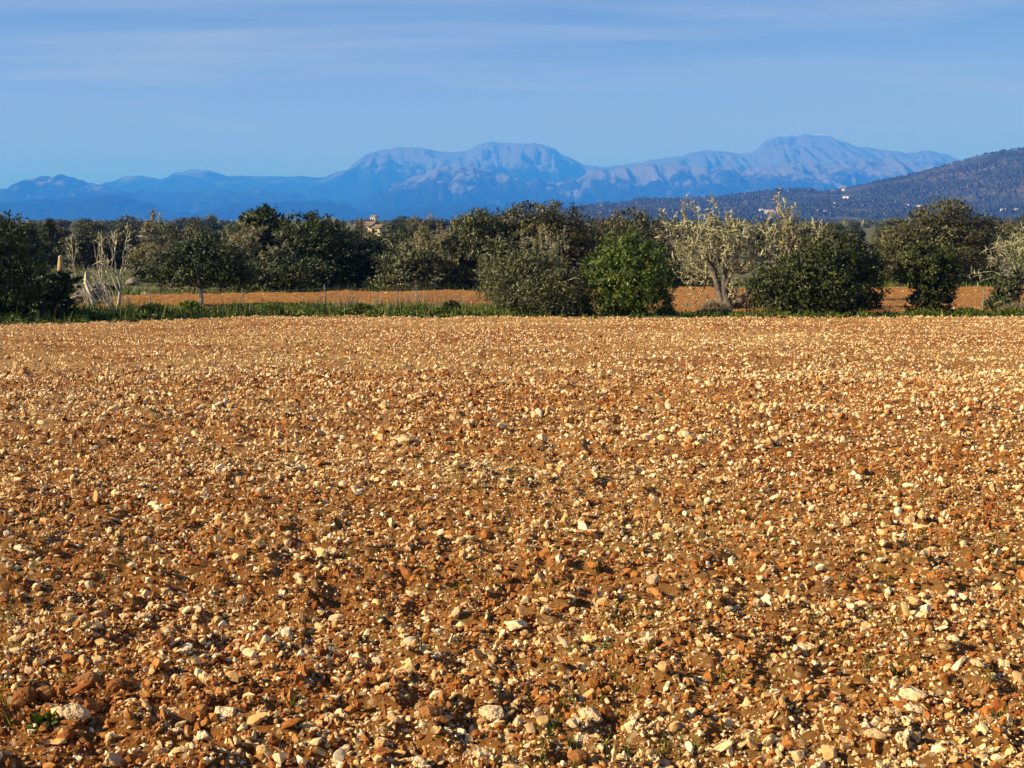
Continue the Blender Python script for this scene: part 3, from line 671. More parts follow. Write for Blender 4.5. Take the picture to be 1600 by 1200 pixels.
tree('bright_bush', 'bright green rounded bush at the field edge, the freshest green of the row', 'bush', 910, 1050, 365, 51.3, 'green', 6, z0=0.02, nl=12, ncl=1050, per=30, ln=0.115, wd=0.042, low=True, up=1.0, spread=0.045,
     lobes=[(-.05, 0, .72, .55, .25), (.25, 0, .62, .6, .24), (-.35, 0, .55, .55, .24), (.45, 0, .42, .5, .24), (-.5, 0, .3, .48, .24), (0, -.3, .42, .75, .3), (.2, 0, .18, .65, .2), (-.35, 0, .14, .6, .16), (.0, 0, .88, .25, .12)])
tree('dark_bush', 'wide dark green bush in front of the lichen covered almonds', 'bush', 1178, 1374, 368, 51.6, 'dark', 7, z0=0.02, ncl=1350, per=30, ln=0.125, wd=0.05, low=True, spread=0.035,
     lobes=[(.25, 0, .72, .45, .26), (.5, 0, .66, .38, .24), (-.02, 0, .66, .38, .24), (-.65, 0, .38, .34, .26), (-.35, -.1, .42, .42, .28), (.1, -.2, .4, .55, .3), (.55, 0, .38, .42, .28), (-.5, 0, .14, .42, .16), (0, 0, .14, .5, .16), (.5, 0, .14, .42, .16), (.8, 0, .55, .2, .2)])
tree('small_tree', 'small dark green tree narrowing to its base, standing alone right of the wide bush', 'tree', 1404, 1496, 381, 51.6, 'dark', 8, z0=0.02, ncl=700, per=28, ln=0.12, wd=0.045, low=True, spread=0.05, up=0.9,
     lobes=[(-.35, 0, .78, .55, .2), (.35, 0, .74, .6, .2), (0, 0, .66, .7, .22), (-.5, 0, .62, .45, .18), (.15, 0, .38, .62, .24), (.05, 0, .16, .62, .18), (.2, 0, .5, .6, .2), (-.2, 0, .9, .25, .1)])
bare_tree('almond_tree', 'half dead almond with pale lichen twigs at the right picture edge', 1532, 1640, 345, 56, 9, depth=5, r0=0.14, bark='bark', twig='pale_lichen', lich=500, lsz=0.17, base_px=1572)
tree('shrub', 'dark grey green shrub around the foot of the almond at the right edge', 'shrub', 1546, 1606, 424, 55.5, 'olive', 10, z0=0.02, nl=6, ncl=200, per=22, low=True)
tree('green_tree', 'yellowish green tree cut by the right picture edge', 'tree', 1582, 1720, 318, 62, 'green', 11, z0=0.15, nl=9, ncl=420)

# trees beyond and along the second field
bare_tree('almond_tree', 'gnarled almond smothered in pale lichen between the bright bush and the wide dark bush', 1032, 1226, 298, 59.5, 21, depth=5, stems=3, r0=0.22, bark='bark', twig='pale_lichen', lich=3600, lsz=0.24, base_px=1140, spreadv=1.0, upv=0.05, rmin=0.022)
bare_tree('almond_tree', 'taller lichen covered almond rising behind the wide dark bush', 1196, 1300, 291, 66, 24, depth=5, stems=2, r0=0.19, bark='lichen_bark', twig='pale_lichen', spreadv=0.85, upv=0.1, rmin=0.022, lich=1500, lsz=0.22, leafmat='yellow', nleaf=300)
bare_tree('dead_tree', 'spreading bare whitish tree in the second field, leaning left', 98, 180, 358, 60.5, 31, depth=5, r0=0.12, bark='pale_bark', lich=60, lsz=0.3, base_px=150, upv=0.05, spreadv=0.6)
bare_tree('dead_tree', 'bare upright whitish tree right beside the leaning one', 160, 216, 350, 59.5, 32, depth=4, r0=0.11, bark='pale_bark', lich=50, lsz=0.3, base_px=182, upv=0.35, spreadv=0.5)
tree('evergreen_tree', 'dark evergreen with a pale visible trunk at the left of the second field', 'tree', 236, 392, 363, 62, 'dark', 34, z0=0.22, ncl=800, per=24, spread=0.045, bark='pale_bark', dead=120,
     lobes=[(.05, 0, .82, .34, .2), (-.2, 0, .68, .38, .22), (.3, 0, .64, .38, .22), (-.65, 0, .54, .32, .18), (.6, 0, .52, .32, .2), (0, 0, .46, .5, .18), (-.5, 0, .42, .42, .15), (.5, 0, .40, .4, .15)])
tree('evergreen_tree', 'big dark domed evergreen casting the blackest shade left of centre', 'tree', 432, 572, 334, 82, 'dark', 35, z0=0.03, ncl=900, per=24, ln=0.2, wd=0.075, low=True, spread=0.045,
     lobes=[(-.2, 0, .78, .6, .22), (.1, 0, .6, .68, .28), (.45, 0, .4, .5, .28), (-.5, 0, .5, .5, .3), (0, 0, .22, .9, .22), (.7, 0, .16, .4, .2), (-.4, 0, .2, .5, .2)])
tree('evergreen_tree', 'evergreen with a round dark top peeping above the yellowish almond', 'tree', 372, 450, 325, 84, 'dark', 36, z0=0.1, nl=9, ncl=500, ln=0.2, wd=0.075)
bare_tree('almond_tree', 'yellowish lichen almond before the evergreen with the round dark top', 336, 446, 346, 80, 37, depth=5, r0=0.12, bark='lichen_bark', lich=4200, lsz=0.17, leafmat='yellow', nleaf=2600)
tree('hedge_bush', 'low ivy green bush in front of the yellowish lichen almond', 'bush', 352, 505, 402, 77, 'dark', 38, z0=0.02, nl=12, ncl=620, per=24, ln=0.17, wd=0.07, low=True, spread=0.04)
tree('olive_tree', 'light olive green tree leaning right of the black shade', 'tree', 545, 668, 362, 83, 'olive', 39, z0=0.06, nl=10, ncl=620, ln=0.2, wd=0.06, low=True)
tree('olive_bush', 'rounded olive green bush in front of the light olive tree', 'bush', 582, 690, 388, 78, 'olive', 40, z0=0.02, nl=10, ncl=560, ln=0.18, wd=0.06, low=True)
bare_tree('almond_tree', 'yellow olive almond with whitish bare limbs left of the central evergreens', 612, 722, 333, 80, 41, depth=5, r0=0.13, bark='pale_bark', lich=1800, lsz=0.16, leafmat='yellow', nleaf=5200, base_px=682, leaf_top=0.35)
tree('evergreen_tree', 'grey green evergreen left of the tallest central one', 'tree', 688, 792, 330, 80, 'olive', 42, z0=0.04, nl=11, ncl=720, ln=0.2, wd=0.06, low=True)
tree('evergreen_tree', 'tallest central evergreen with a very dark right side', 'tree', 766, 940, 317, 81, 'carob', 43, z0=0.03, ncl=1100, per=24, ln=0.2, wd=0.065, low=True, spread=0.04,
     lobes=[(-.3, 0, .82, .42, .18), (.15, 0, .84, .42, .17), (.5, 0, .62, .42, .25), (-.6, 0, .66, .36, .24), (0, 0, .55, .65, .3), (.65, 0, .36, .34, .28), (-.5, 0, .3, .5, .3), (.2, 0, .2, .7, .22)])
tree('olive_bush', 'grey olive bush standing just behind the twiggy olive bush', 'bush', 748, 830, 366, 66, 'olive', 44, z0=0.02, nl=8, ncl=380, low=True)
tree('olive_tree', 'olive tree behind the bright green bush', 'tree', 936, 1062, 330, 82, 'carob', 45, z0=0.05, nl=10, ncl=620, ln=0.2, wd=0.065, low=True)
bare_tree('dead_tree', 'two dead curved limbs sticking up above the olive tree behind the bright bush', 930, 985, 311, 79, 46, depth=3, r0=0.09, bark='bark', upv=0.7, spreadv=0.4, lich=60, lsz=0.14)
tree('carob_tree', 'broad brownish green carob behind the small lone tree at the right', 'tree', 1376, 1558, 314, 84, 'carob', 47, z0=0.05, ncl=1200, per=24, ln=0.19, wd=0.065, low=True, spread=0.04,
     lobes=[(.05, 0, .84, .42, .17), (-.3, 0, .7, .4, .2), (-.7, 0, .5, .3, .2), (.42, 0, .68, .36, .22), (.7, 0, .55, .28, .22), (0, 0, .45, .7, .3), (-.5, 0, .25, .5, .22), (.5, 0, .25, .5, .22), (-.85, 0, .3, .2, .2)])
for (a, b, t, D, lab, sd) in [(1045, 1125, 424, 88, 'low green hedge bush behind the foot of the gnarled almond', 51), (1362, 1420, 420, 89, 'low green hedge bush between the wide dark bush and the lone small tree', 52), (1484, 1570, 418, 90, 'low green hedge bush under the right side of the broad carob', 53),
     (210, 250, 412, 88, 'grey green shrub beside the boulders at the left', 54), (1180, 1230, 425, 70, 'dark shrub tucked behind the left shoulder of the wide dark bush', 55)]:
    tree('hedge_bush', lab, 'bush', a, b, t, D, 'green' if sd < 54 else 'olive', sd, z0=0.02, nl=7, ncl=240, per=20, low=True, ln=0.2, wd=0.08)
bare_tree('almond_tree', 'ochre lichen almond behind the left evergreen with the pale trunk', 226, 290, 328, 92, 61, depth=5, r0=0.11, lich=2600, lsz=0.19, leafmat='yellow', nleaf=2400)
tree('yellow_tree', 'ochre leaved small tree right of the bare whitish trees', 'tree', 205, 268, 372, 95, 'yellow', 62, z0=0.1, nl=8, ncl=320, dead=120)
tree('brown_tree', 'brownish dark tree behind the bare whitish trees', 'tree', 102, 168, 366, 112, 'carob', 63, z0=0.08, nl=8, ncl=320, ln=0.22, wd=0.08, low=True)
tree('brown_tree', 'brownish dark tree behind the upright bare tree', 'tree', 158, 214, 360, 114, 'carob', 64, z0=0.08, nl=8, ncl=320, ln=0.22, wd=0.08, low=True)

# conifers with layered sprays by the stone marker
def conifer(label, px0, px1, pytop, D, seed):
    rng = np.random.default_rng(seed); loc, W = spot(px0, px1, D); H = zat(pytop, D) - loc[2]
    root = empty('conifer', loc); tag(root, label, 'tree', 'conifers behind the stone marker')
    P, T = [], []
    for z in np.arange(0.08, 1.0, 0.055):
        rr = W / 2 * (1 - z) ** 0.65 * 1.05; nb = int(5 + 9 * (1 - z))
        for q in range(nb):
            a = rng.uniform(0, 6.283); m = 34; s = rng.random(m) ** 0.6
            P.append(np.stack([np.cos(a) * rr * s, np.sin(a) * rr * s, z * H + 0.12 * H * (0.1 - 0.35 * s ** 2) + rng.normal(0, 0.03 * H * 0.4, m)], -1) + rng.normal(size=(m, 3)) * 0.09)
            T.append(np.tile([np.cos(a), np.sin(a), -0.2], (m, 1)))
    P = np.concatenate(P); T = np.concatenate(T)
    v, f = leaves(rng, P, T + rng.normal(size=P.shape) * 0.5, 0.26 * rng.uniform(.6, 1.3, len(P)), 0.08)
    ob('crown', mk_mesh('crown', fit(v, W, H), f, M['dark'], False, np.repeat(rng.uniform(0.1, 1, len(P)), 4)), root)
    v, f = tube([(0, 0, -.1), (0, 0, H * .5), (0, 0, H * .97)], [0.16, 0.1, 0.02], 7); ob('trunk', mk_mesh('trunk', v, f, M['bark'], True), root)
conifer('dark layered conifer directly left of the ochre stone marker', 60, 104, 343, 118, 71)
conifer('narrower conifer between the shaded evergreen and the layered one', 30, 70, 350, 116, 72)

# background tree line: prototypes, then copies
protos = []
for q in range(7):
    rngq = np.random.default_rng(800 + q); W = 5.6; H = 5.0
    L = lobed(rngq, W, W * .9, H, 8, 0.15 * H, True)
    V, F, t = crown(rngq, L, 190, 20, 0.34, 0.15, 0.5, 0.06, W)
    cm = mk_mesh('crown', fit(V, W, H), F, M[['far', 'dark', 'carob', 'olive', 'far', 'carob', 'dark'][q]], False, t)
    tv, tf = trunk_limbs(rngq, L, H, 0.15, 0.9); tm = mk_mesh('trunk', tv, tf, M['bark'], True)
    protos.append((cm, tm, W, H))
rb = random.Random(5)
MARKS = [(20, 'the large shaded evergreen'), (95, 'the ochre stone marker'), (150, 'the leaning bare tree'), (188, 'the upright bare tree'), (258, 'the ochre almond'), (314, 'the evergreen with the pale trunk'), (410, 'the round topped evergreen'), (500, 'the big domed evergreen'), (573, 'the farmhouse'), (625, 'the light olive tree'), (667, 'the yellow olive almond'), (740, 'the grey green evergreen'), (850, 'the tallest central evergreen'), (957, 'the two dead limbs'), (1000, 'the bright green bush'), (1130, 'the gnarled almond'), (1248, 'the taller lichen almond'), (1320, 'the wide dark bush'), (1400, 'the carob left shoulder'), (1465, 'the broad carob'), (1572, 'the right edge almond')]
def tree_label(px, q, row):
    d, nm = min(((px - a), b) for a, b in MARKS if abs(px - a) == min(abs(px - c[0]) for c in MARKS))
    side = 'directly behind' if abs(d) < 14 else ('left behind' if d < 0 else 'right behind')
    return '%s tree in the %s, %s %s' % (['dull green', 'dark green', 'brownish', 'grey olive', 'dull bushy', 'brown bushy', 'dark bushy'][q], row, side, nm)
def far_tree(px, D, top, wpx, q, label, group):
    cm, tm, W, H = protos[q]; x = xat(px, D, 360); z = float(gz(D)) - 0.05
    e = empty('distant_tree', (x, D, z)); h = max(2.0, zat(top, D) - z); s = wpx / 2000 * D / W
    e.scale = (s, s, h / H); e.rotation_euler = (0, 0, rb.uniform(0, 6.28)); tag(e, tree_label(px, q, label), 'tree', group)
    ob('crown', cm, e); ob('trunk', tm, e)
skyl = [(0, 347), (40, 345), (100, 346), (180, 341), (220, 343), (300, 338), (360, 342), (480, 343), (560, 341), (620, 340), (700, 338), (800, 338), (900, 346), (1000, 345), (1200, 342), (1330, 345), (1400, 343), (1600, 340)]
for (D0, D1, n, dtop, lab, grp) in [(105, 150, 34, 16, 'near background row', 'nearest background tree row'), (165, 260, 44, 8, 'wooded plain', 'middle background trees'), (300, 480, 60, 2, 'far horizon row', 'horizon trees')]:
    for i in range(n):
        px = -60 + 1720 * (i + rb.uniform(-.3, 1.3)) / n; D = rb.uniform(D0, D1)
        if D < 160 and 80 < px < 235: D = rb.uniform(125, 150)
        top = np.interp(px, [s[0] for s in skyl], [s[1] for s in skyl]) + dtop - 2 + rb.uniform(-5, 7)
        if 535 < px < 612 and D < 340: top = max(top, 362 + rb.uniform(0, 4))
        if 185 < px < 240 and D < 185: top = max(top, 379)
        if 575 < px < 600: top = max(top, 343)
        far_tree(px, D, top, rb.uniform(40, 62) * (150 / D) ** 0.45, rb.randrange(7), lab, grp)

def blobs(rng, pos, size, mat, name, label):
    n = len(pos); T, TF = OCT2, OCT2F
    var = np.stack([T * rng.uniform(0.7, 1.2, (len(T), 1)) for _ in range(20)]); idx = rng.integers(0, 20, n)
    sc3 = np.stack([rng.uniform(.8, 1.2, n), rng.uniform(.8, 1.2, n), rng.uniform(.65, 1.15, n)], -1) * size[:, None] / 2
    V = var[idx] * sc3[:, None] + pos[:, None]; V[..., 2] += sc3[:, 2:3] * 0.6
    F = (TF[None] + (np.arange(n) * len(T))[:, None, None]).reshape(-1, 3)
    o = ob(name, mk_mesh(name, V.reshape(-1, 3), F, mat, False, np.repeat(rng.uniform(0, 1, n), len(T)))); tag(o, label, 'forest', kind='stuff')
rf = np.random.default_rng(33)
n = 20000; y = rf.uniform(HD - HDEP, HD + 200, n); x = (rf.uniform(780, 1720, n) - 800) / 2000 * y
pxs = x / y * 2000 + 800; zz_ = hill_z(x, y)
clear = (fbm(x / 190, y / 250, 3, 600) > np.where(pxs < 1380, 0.2, 0.34))
k = ~clear & (zz_ > -2.65)
blobs(rf, np.stack([x, y, zz_], -1)[k], rf.uniform(5, 11, n)[k] * (0.75 + 0.5 * np.clip(fbm(x / 260, y / 260, 2, 640) + 0.5, 0, 1))[k], M['pine'], 'hill_forest', 'dense dark wood covering the hill at the right')
n = 9000; y = np.sqrt(rf.uniform(480 ** 2, 2900 ** 2, n)); x = rf.uniform(-0.47, 0.47, n) * y
k = hill_z(x, y) < -2.5
blobs(rf, np.stack([x, y, np.full(n, -2.5)], -1)[k], (4 + 3 * rf.random(n))[k], M['far'], 'plain_forest', 'far scattered wood of the plain below the mountains')

# ------------------------------------------------------------------ verge vegetation
rv = np.random.default_rng(90)
def grass(name, label, n, gen, hmin, hmax, mat, rad, lean=0.35, cat='grass'):
    x, y, dens = gen(n); k = rv.random(len(x)) < dens; x, y = x[k], y[k]; n = len(x)
    cl = 0.25 + 1.5 * np.clip(1.6 * fbm(x * 0.9, y * 0.9, 3, 700) + 0.35, 0, 1)
    z = gz(y) - 0.04
    b = np.stack([x, y, z], -1); d = np.stack([rv.normal(0, lean, n), rv.normal(0, lean, n), np.ones(n)], -1)
    v, f = spikes(rv, b, d, rv.uniform(hmin, hmax, n) * cl, rad * rv.uniform(.7, 1.5, n))
    o = ob(name, mk_mesh(name, v, f, M[mat], False, np.repeat(rv.uniform(0, 1, n), 4))); tag(o, label, cat, kind='stuff')
def gen_verge(n):
    x = rv.uniform(-24, 1.5, n); y = edge(x) + 0.1 + rv.random(n) * (59.5 - edge(x)); 
    return x, y, np.where(x < -7, 1, 0.75)
grass('verge_grass', 'rank green grass and weeds on the verge along the far edge of the field', 15000, gen_verge, 0.15, 0.5, 'grass', 0.022)
def gen_verge2(n):
    x = rv.uniform(5, 26, n); y = edge(x) + 0.15 + rv.random(n) * 4.2; return x, y, np.clip(0.45 + fbm(x * .4, y * .4, 2, 720), 0.1, 1)
grass('verge_grass', 'low green weeds along the right part of the far field edge', 9000, gen_verge2, 0.1, 0.32, 'grass', 0.02)
def gen_straw(n):
    x = rv.uniform(-9, 0, n); y = rv.uniform(56, 61, n); return x, y, np.full(n, 1.0)
grass('dry_grass', 'thin straw coloured dry stems rising behind the green verge', 1300, gen_straw, 0.4, 0.95, 'straw', 0.011, 0.2)
def gen_back(n):
    x = rv.uniform(-30, 42, n); y = np.interp(x, [-21.5, -10, 8, 48], [72, 75.5, 80, 82]) + rv.random(n) * 5 - 0.3; return x, y, np.full(n, 1.0)
grass('hedge_grass', 'green grass strip along the back of the second field', 9000, gen_back, 0.15, 0.45, 'grass', 0.035)
def gen_mead(n):
    x = rv.uniform(-44, -24, n); y = rv.uniform(74, 112, n); return x, y, np.full(n, 1.0)
grass('meadow_grass', 'short grass of the small meadow around the stone marker', 11000, gen_mead, 0.10, 0.26, 'grass', 0.03)
def weeds(name, label, n, x0, x1, d0, d1, r0, r1):
    cx = rv.uniform(x0, x1, n); cy = edge(cx) + rv.uniform(d0, d1, n); rr = rv.uniform(r0, r1, n) * (0.6 + 0.9 * np.clip(fbm(cx * .3, cy * .3, 2, 750) + .4, 0, 1)); ct = rv.uniform(.1, .8, n)
    k = np.repeat(np.arange(n), 55); m_ = len(k); d = unit(rv.normal(size=(m_, 3)) + np.array([0, 0, .5])); d[:, 2] = np.abs(d[:, 2])
    P = np.stack([cx, cy, gz(cy)], -1)[k] + d * (rr[k] * rv.uniform(.5, 1, m_))[:, None] * np.array([1.25, 1.25, 1])
    v, f = leaves(rv, P, d * .5 + rv.normal(size=(m_, 3)) * .7, .15 * rv.uniform(.6, 1.4, m_), .075, d + rv.normal(size=(m_, 3)) * .4)
    tag(ob(name, mk_mesh(name, v, f, M['grass'], False, np.repeat(np.clip(ct[k] + rv.normal(0, .15, m_), 0, 1), 4))), label, 'weeds', kind='stuff')
weeds('verge_weeds', 'broad leaved green weeds massed along the left part of the verge', 330, -24, 0.5, 0.3, 7, .18, .42)
weeds('verge_weeds', 'broad leaved low weeds along the right part of the far field edge', 110, 6, 25, 0.25, 2.5, .10, .22)
weeds('edge_weeds', 'thin scattered weeds creeping from the verge into the soil', 90, -22, 22, -1.8, 0.3, .05, .14)
# pale brown dry scrub
def scrub(label, px, py, wpx, hpx, D, mat, seed, name='dry_shrub', grp=None):
    r_ = np.random.default_rng(seed); x = xat(px, D, py); W = wpx / 2000 * D; H = hpx / 2000 * D
    e = empty(name, (x, D, float(gz(D)) - 0.03)); tag(e, label, 'shrub', grp); n = 1500
    d = unit(r_.normal(size=(n, 3)) + np.array([0, 0, .35])); d[:, 2] = np.abs(d[:, 2]); rr = r_.uniform(.45, 1, n)[:, None]
    P = d * rr * np.array([W / 2, W / 2.4, H])
    if mat == 'straw': v, f = spikes(r_, P * .7, d + r_.normal(size=(n, 3)) * .5, 0.22 * r_.uniform(.5, 1.4, n), 0.014)
    else: v, f = leaves(r_, P, d + r_.normal(size=(n, 3)) * .6, 0.15 * r_.uniform(.6, 1.3, n), 0.06)
    ob('crown', mk_mesh('crown', v, f, M[mat], False, np.repeat(r_.random(n), 4)), e)
    v, f = join([tube([(0, 0, -.05), d_ * np.array([W, W, H * 1.6]) * .2, d_ * np.array([W, W, H * 1.7]) * .42], [.02, .014, .006], 4) for d_ in d[:9]]); ob('stem', mk_mesh('stem', v, f, M['bark'], True), e)
for i, (px, py, wp, hp, D, lab) in enumerate([(500, 446, 34, 16, 84, 'brown dry scrub under the left part of the black shade'), (530, 446, 40, 20, 85, 'pinkish dry scrub right of the brown one under the black shade'), (566, 446, 38, 18, 84, 'pale dry scrub in the middle of the strip behind the second field'), (600, 447, 36, 20, 85, 'brown dry scrub in front of the light olive tree'),
      (700, 448, 44, 18, 83, 'dry scrub at the foot of the yellow olive almond'), (745, 448, 36, 16, 84, 'dry scrub left of the twiggy olive bush'), (1118, 482, 70, 26, 55.5, 'grey brown bramble left of the fence post beside the gnarled almond'), (1590, 474, 80, 22, 54.5, 'grey dry bramble at the right picture edge'), (1040, 488, 40, 14, 52.5, 'dry brown tangle at the right foot of the bright green bush')]):
    scrub(lab, px, py, wp, hp, D, 'straw', 1000 + i)
for i, (px, wp, hp, D, lab) in enumerate([(705, 34, 24, 52.6, 'small round dark weed bush on the verge left of the twiggy olive bush'), (296, 46, 26, 50.5, 'leafy weed clump with white flowers on the verge below the pale trunk'), (240, 54, 24, 48.5, 'dark leafy weed mound on the shaded verge'), (425, 42, 20, 52, 'bright green leafy weed on the verge left of the middle fence posts'), (565, 48, 20, 52.5, 'dark green leafy weed between the two middle fence posts'), (655, 36, 18, 52.5, 'leafy weed right at the foot of the middle right fence post'), (370, 40, 20, 51.5, 'sunlit green weed clump on the verge left of the bright green leafy one'), (1440, 60, 12, 51, 'low green weed at the foot of the lone small tree'), (1510, 60, 14, 51, 'green weed patch right of the lone small tree'), (1580, 50, 14, 51, 'green weed patch by the right picture edge')]):
    scrub(lab, px, 485, wp, hp, D, 'grass' if i else 'dark', 1100 + i, 'weed_plant')

# young shoots in the near field
n = 5200; rs_ = np.random.default_rng(44)
d = 3.6 + 7.5 * rs_.random(n) ** 1.5; x = rs_.uniform(-1, 1, n) * (0.43 * d + .4)
k = rs_.random(n) < np.clip(-0.02 + 1.3 * fbm(x * 1.1, d * 1.1, 3, 820) + 0.16 * (x > 0), 0, 1); x, d = x[k], d[k]; n = len(x)
cx = np.repeat(x, 5) + rs_.normal(0, .012, n * 5); cy = np.repeat(d, 5) + rs_.normal(0, .012, n * 5)
v, f = spikes(rs_, np.stack([cx, cy, field_z(cx, cy)], -1), np.stack([rs_.normal(0, .35, n * 5), rs_.normal(0, .35, n * 5), np.ones(n * 5)], -1), rs_.uniform(.03, .085, n * 5), 0.0024)
tag(ob('grain_shoots', mk_mesh('grain_shoots', v, f, M['grass'], False, np.repeat(rs_.random(n * 5), 4))), 'sparse young green shoots sprouting between the stones in the near field', 'shoots', kind='stuff')
x, y = field_hit(72, 1142); e = empty('weed_plant', (x, y, float(field_z(x, y)))); tag(e, 'little dark green leafy weed left of the big weathered stone at the lower left', 'weed')
dd = unit(rs_.normal(size=(90, 3)) + np.array([0, 0, .6])); dd[:, 2] = np.abs(dd[:, 2])
v, f = leaves(rs_, dd * rs_.uniform(.02, .06, (90, 1)), dd + rs_.normal(size=(90, 3)) * .3, .045, .017); ob('leaf_rosette', mk_mesh('leaf_rosette', v, f, M['grass'], False, np.repeat(rs_.uniform(0, .5, 90), 4)), e)
v, f = tube([(0, 0, -.02), (0, 0, .02), (.005, 0, .05)], [.004, .003, .002], 5); ob('stem', mk_mesh('stem', v, f, M['bark'], True), e)

# ------------------------------------------------------------------ fence
fe = empty('wire_fence', (0, 58, float(gz(58)))); tag(fe, 'old wire fence with thin grey posts between the verge and the second field', 'fence')
posts = [(-120, 452, 55), (60, 452, 56), (235, 452, 58), (311, 451, 57), (380, 450, 59), (508, 445, 57.5), (651, 446, 58), (790, 448, 58), (930, 450, 57), (1050, 452, 55.5), (1167, 455, 53.2), (1347, 462, 53.5), (1440, 455, 54), (1536, 450, 55.5), (1700, 450, 56)]
PT = []
for i, (px, py, D) in enumerate(posts):
    x = xat(px, D, 465); z = float(gz(D)); h = zat(py, D) - z; r_ = 0.021 + 0.005 * (i % 3)
    lean = rb.uniform(-.05, .05)
    v, f = tube([(x, D, z - .2), (x + lean * .5, D, z + h * .5), (x + lean, D, z + h)], [r_ * 1.1, r_, r_ * .9], 7); n_ = len(v); f.append(np.array([list(range(n_ - 7, n_))]))
    o = ob('post', mk_mesh('post', v - np.array([0, 58, float(gz(58))]), f, M['darkpost'] if px == 1347 else M['post'], False), fe)
    if px == 1347: o['label'] = 'dark rusty post'
    PT.append((x, D, z, h))
for hh in (0.3, 0.6, 0.9):
    pts = []
    for (a, b) in zip(PT[:-1], PT[1:]):
        for s in (0, .25, .5, .75): pts.append([a[0] + (b[0] - a[0]) * s, a[1] + (b[1] - a[1]) * s - .03, (a[2] + (b[2] - a[2]) * s) + hh * (a[3] + (b[3] - a[3]) * s) * .98 - .06 * s * (1 - s) * 4])
    pts = np.array(pts) - np.array([0, 58, float(gz(58))])
    v, f = tube(pts, np.full(len(pts), .004), 4); ob('wire', mk_mesh('wire', v, f, M['wire'], True), fe)

# ------------------------------------------------------------------ small structures
D = 108; loc = (xat(95, D, 420), D, -2.55); H = zat(399, D) - loc[2]
a = np.arange(14) * 2 * np.pi / 14
e = empty('stone_marker', loc); tag(e, 'ochre tapering stone marker standing in the meadow at the left', 'marker')
nr = 8
for i in range(nr):
    z0, z1 = H * .93 * i / nr, H * .93 * (i + 1) / nr - .015; r0, r1 = .30 - .15 * i / nr, .30 - .15 * (i + 1) / nr
    j = 1 + .02 * np.sin(a * 3 + i); V = np.concatenate([np.stack([np.cos(a) * r * j, np.sin(a) * r * j, np.full(14, z)], -1) for r, z in ((r0, z0), (r0, z1), (r1, z1))]); q = np.arange(14); q2 = (q + 1) % 14
    ob('stone_course', mk_mesh('stone_course', V, [np.stack([q, q2, q2 + 14, q + 14], -1), np.stack([q + 14, q2 + 14, q2 + 28, q + 28], -1)], M['ochre'], False), e)
V = np.concatenate([np.stack([np.cos(a) * r, np.sin(a) * r, np.full(14, z)], -1) for r, z in ((.15, H * .925), (.12, H * .97), (.02, H))]); 
ob('cap', mk_mesh('cap', V, [np.stack([q, q2, q2 + 14, q + 14], -1), np.stack([q + 14, q2 + 14, q2 + 28, q + 28], -1)], M['ochre'], True), e)

# drystone wall receding at the left of the second field
wl = empty('drystone_wall', (xat(122, 64, 465), 64, -2.5)); tag(wl, 'tumbled grey drystone wall running back at the left of the second field', 'wall')
wall_m = [mk_mesh('stone', rock_shape(rng, ICO2, 7, .08) * .5, ICO2F, M['greystone'], False) for _ in range(6)]
p0 = np.array([xat(122, 64, 465), 64]); p1 = np.array([xat(160, 82, 445), 82])
for row in range(2):
    for i in range(56 - row * 8):
        s = (i + rb.uniform(0, .8)) / 56; pp = p0 + (p1 - p0) * s
        o = ob('stone', wall_m[rb.randrange(6)], wl)
        o.location = (pp[0] - p0[0] + rb.uniform(-.35, .35) * (1.3 - .3 * row), pp[1] - 64, .14 + .24 * row); o.scale = (rb.uniform(.35, .6), rb.uniform(.35, .55), rb.uniform(.26, .38)); o.rotation_euler = (rb.uniform(-.2, .2), rb.uniform(-.2, .2), rb.uniform(0, 6.28))
for (px, py, wp, hp, D, lab) in [(205, 440, 26, 13, 84, 'rounded pale boulder lying in the meadow left of the grey green shrub'), (182, 448, 18, 12, 79, 'whitish broken boulder behind the upright bare tree'), (228, 458, 14, 6, 73, 'small whitish rock on the edge of the second field at the left'), (1588, 462, 22, 9, 60, 'pale rubble block at the right picture edge in the second field')]:
    o = ob('boulder', wall_m[rb.randrange(6)]); W = wp / 2000 * D; o.scale = (W, W * .8, hp / 2000 * D * 1.3); o.location = (xat(px, D, py), D, float(gz(D)) + hp / 2000 * D * .35); o.rotation_euler = (0, 0, rb.uniform(-.4, .4)); tag(o, lab, 'boulder')

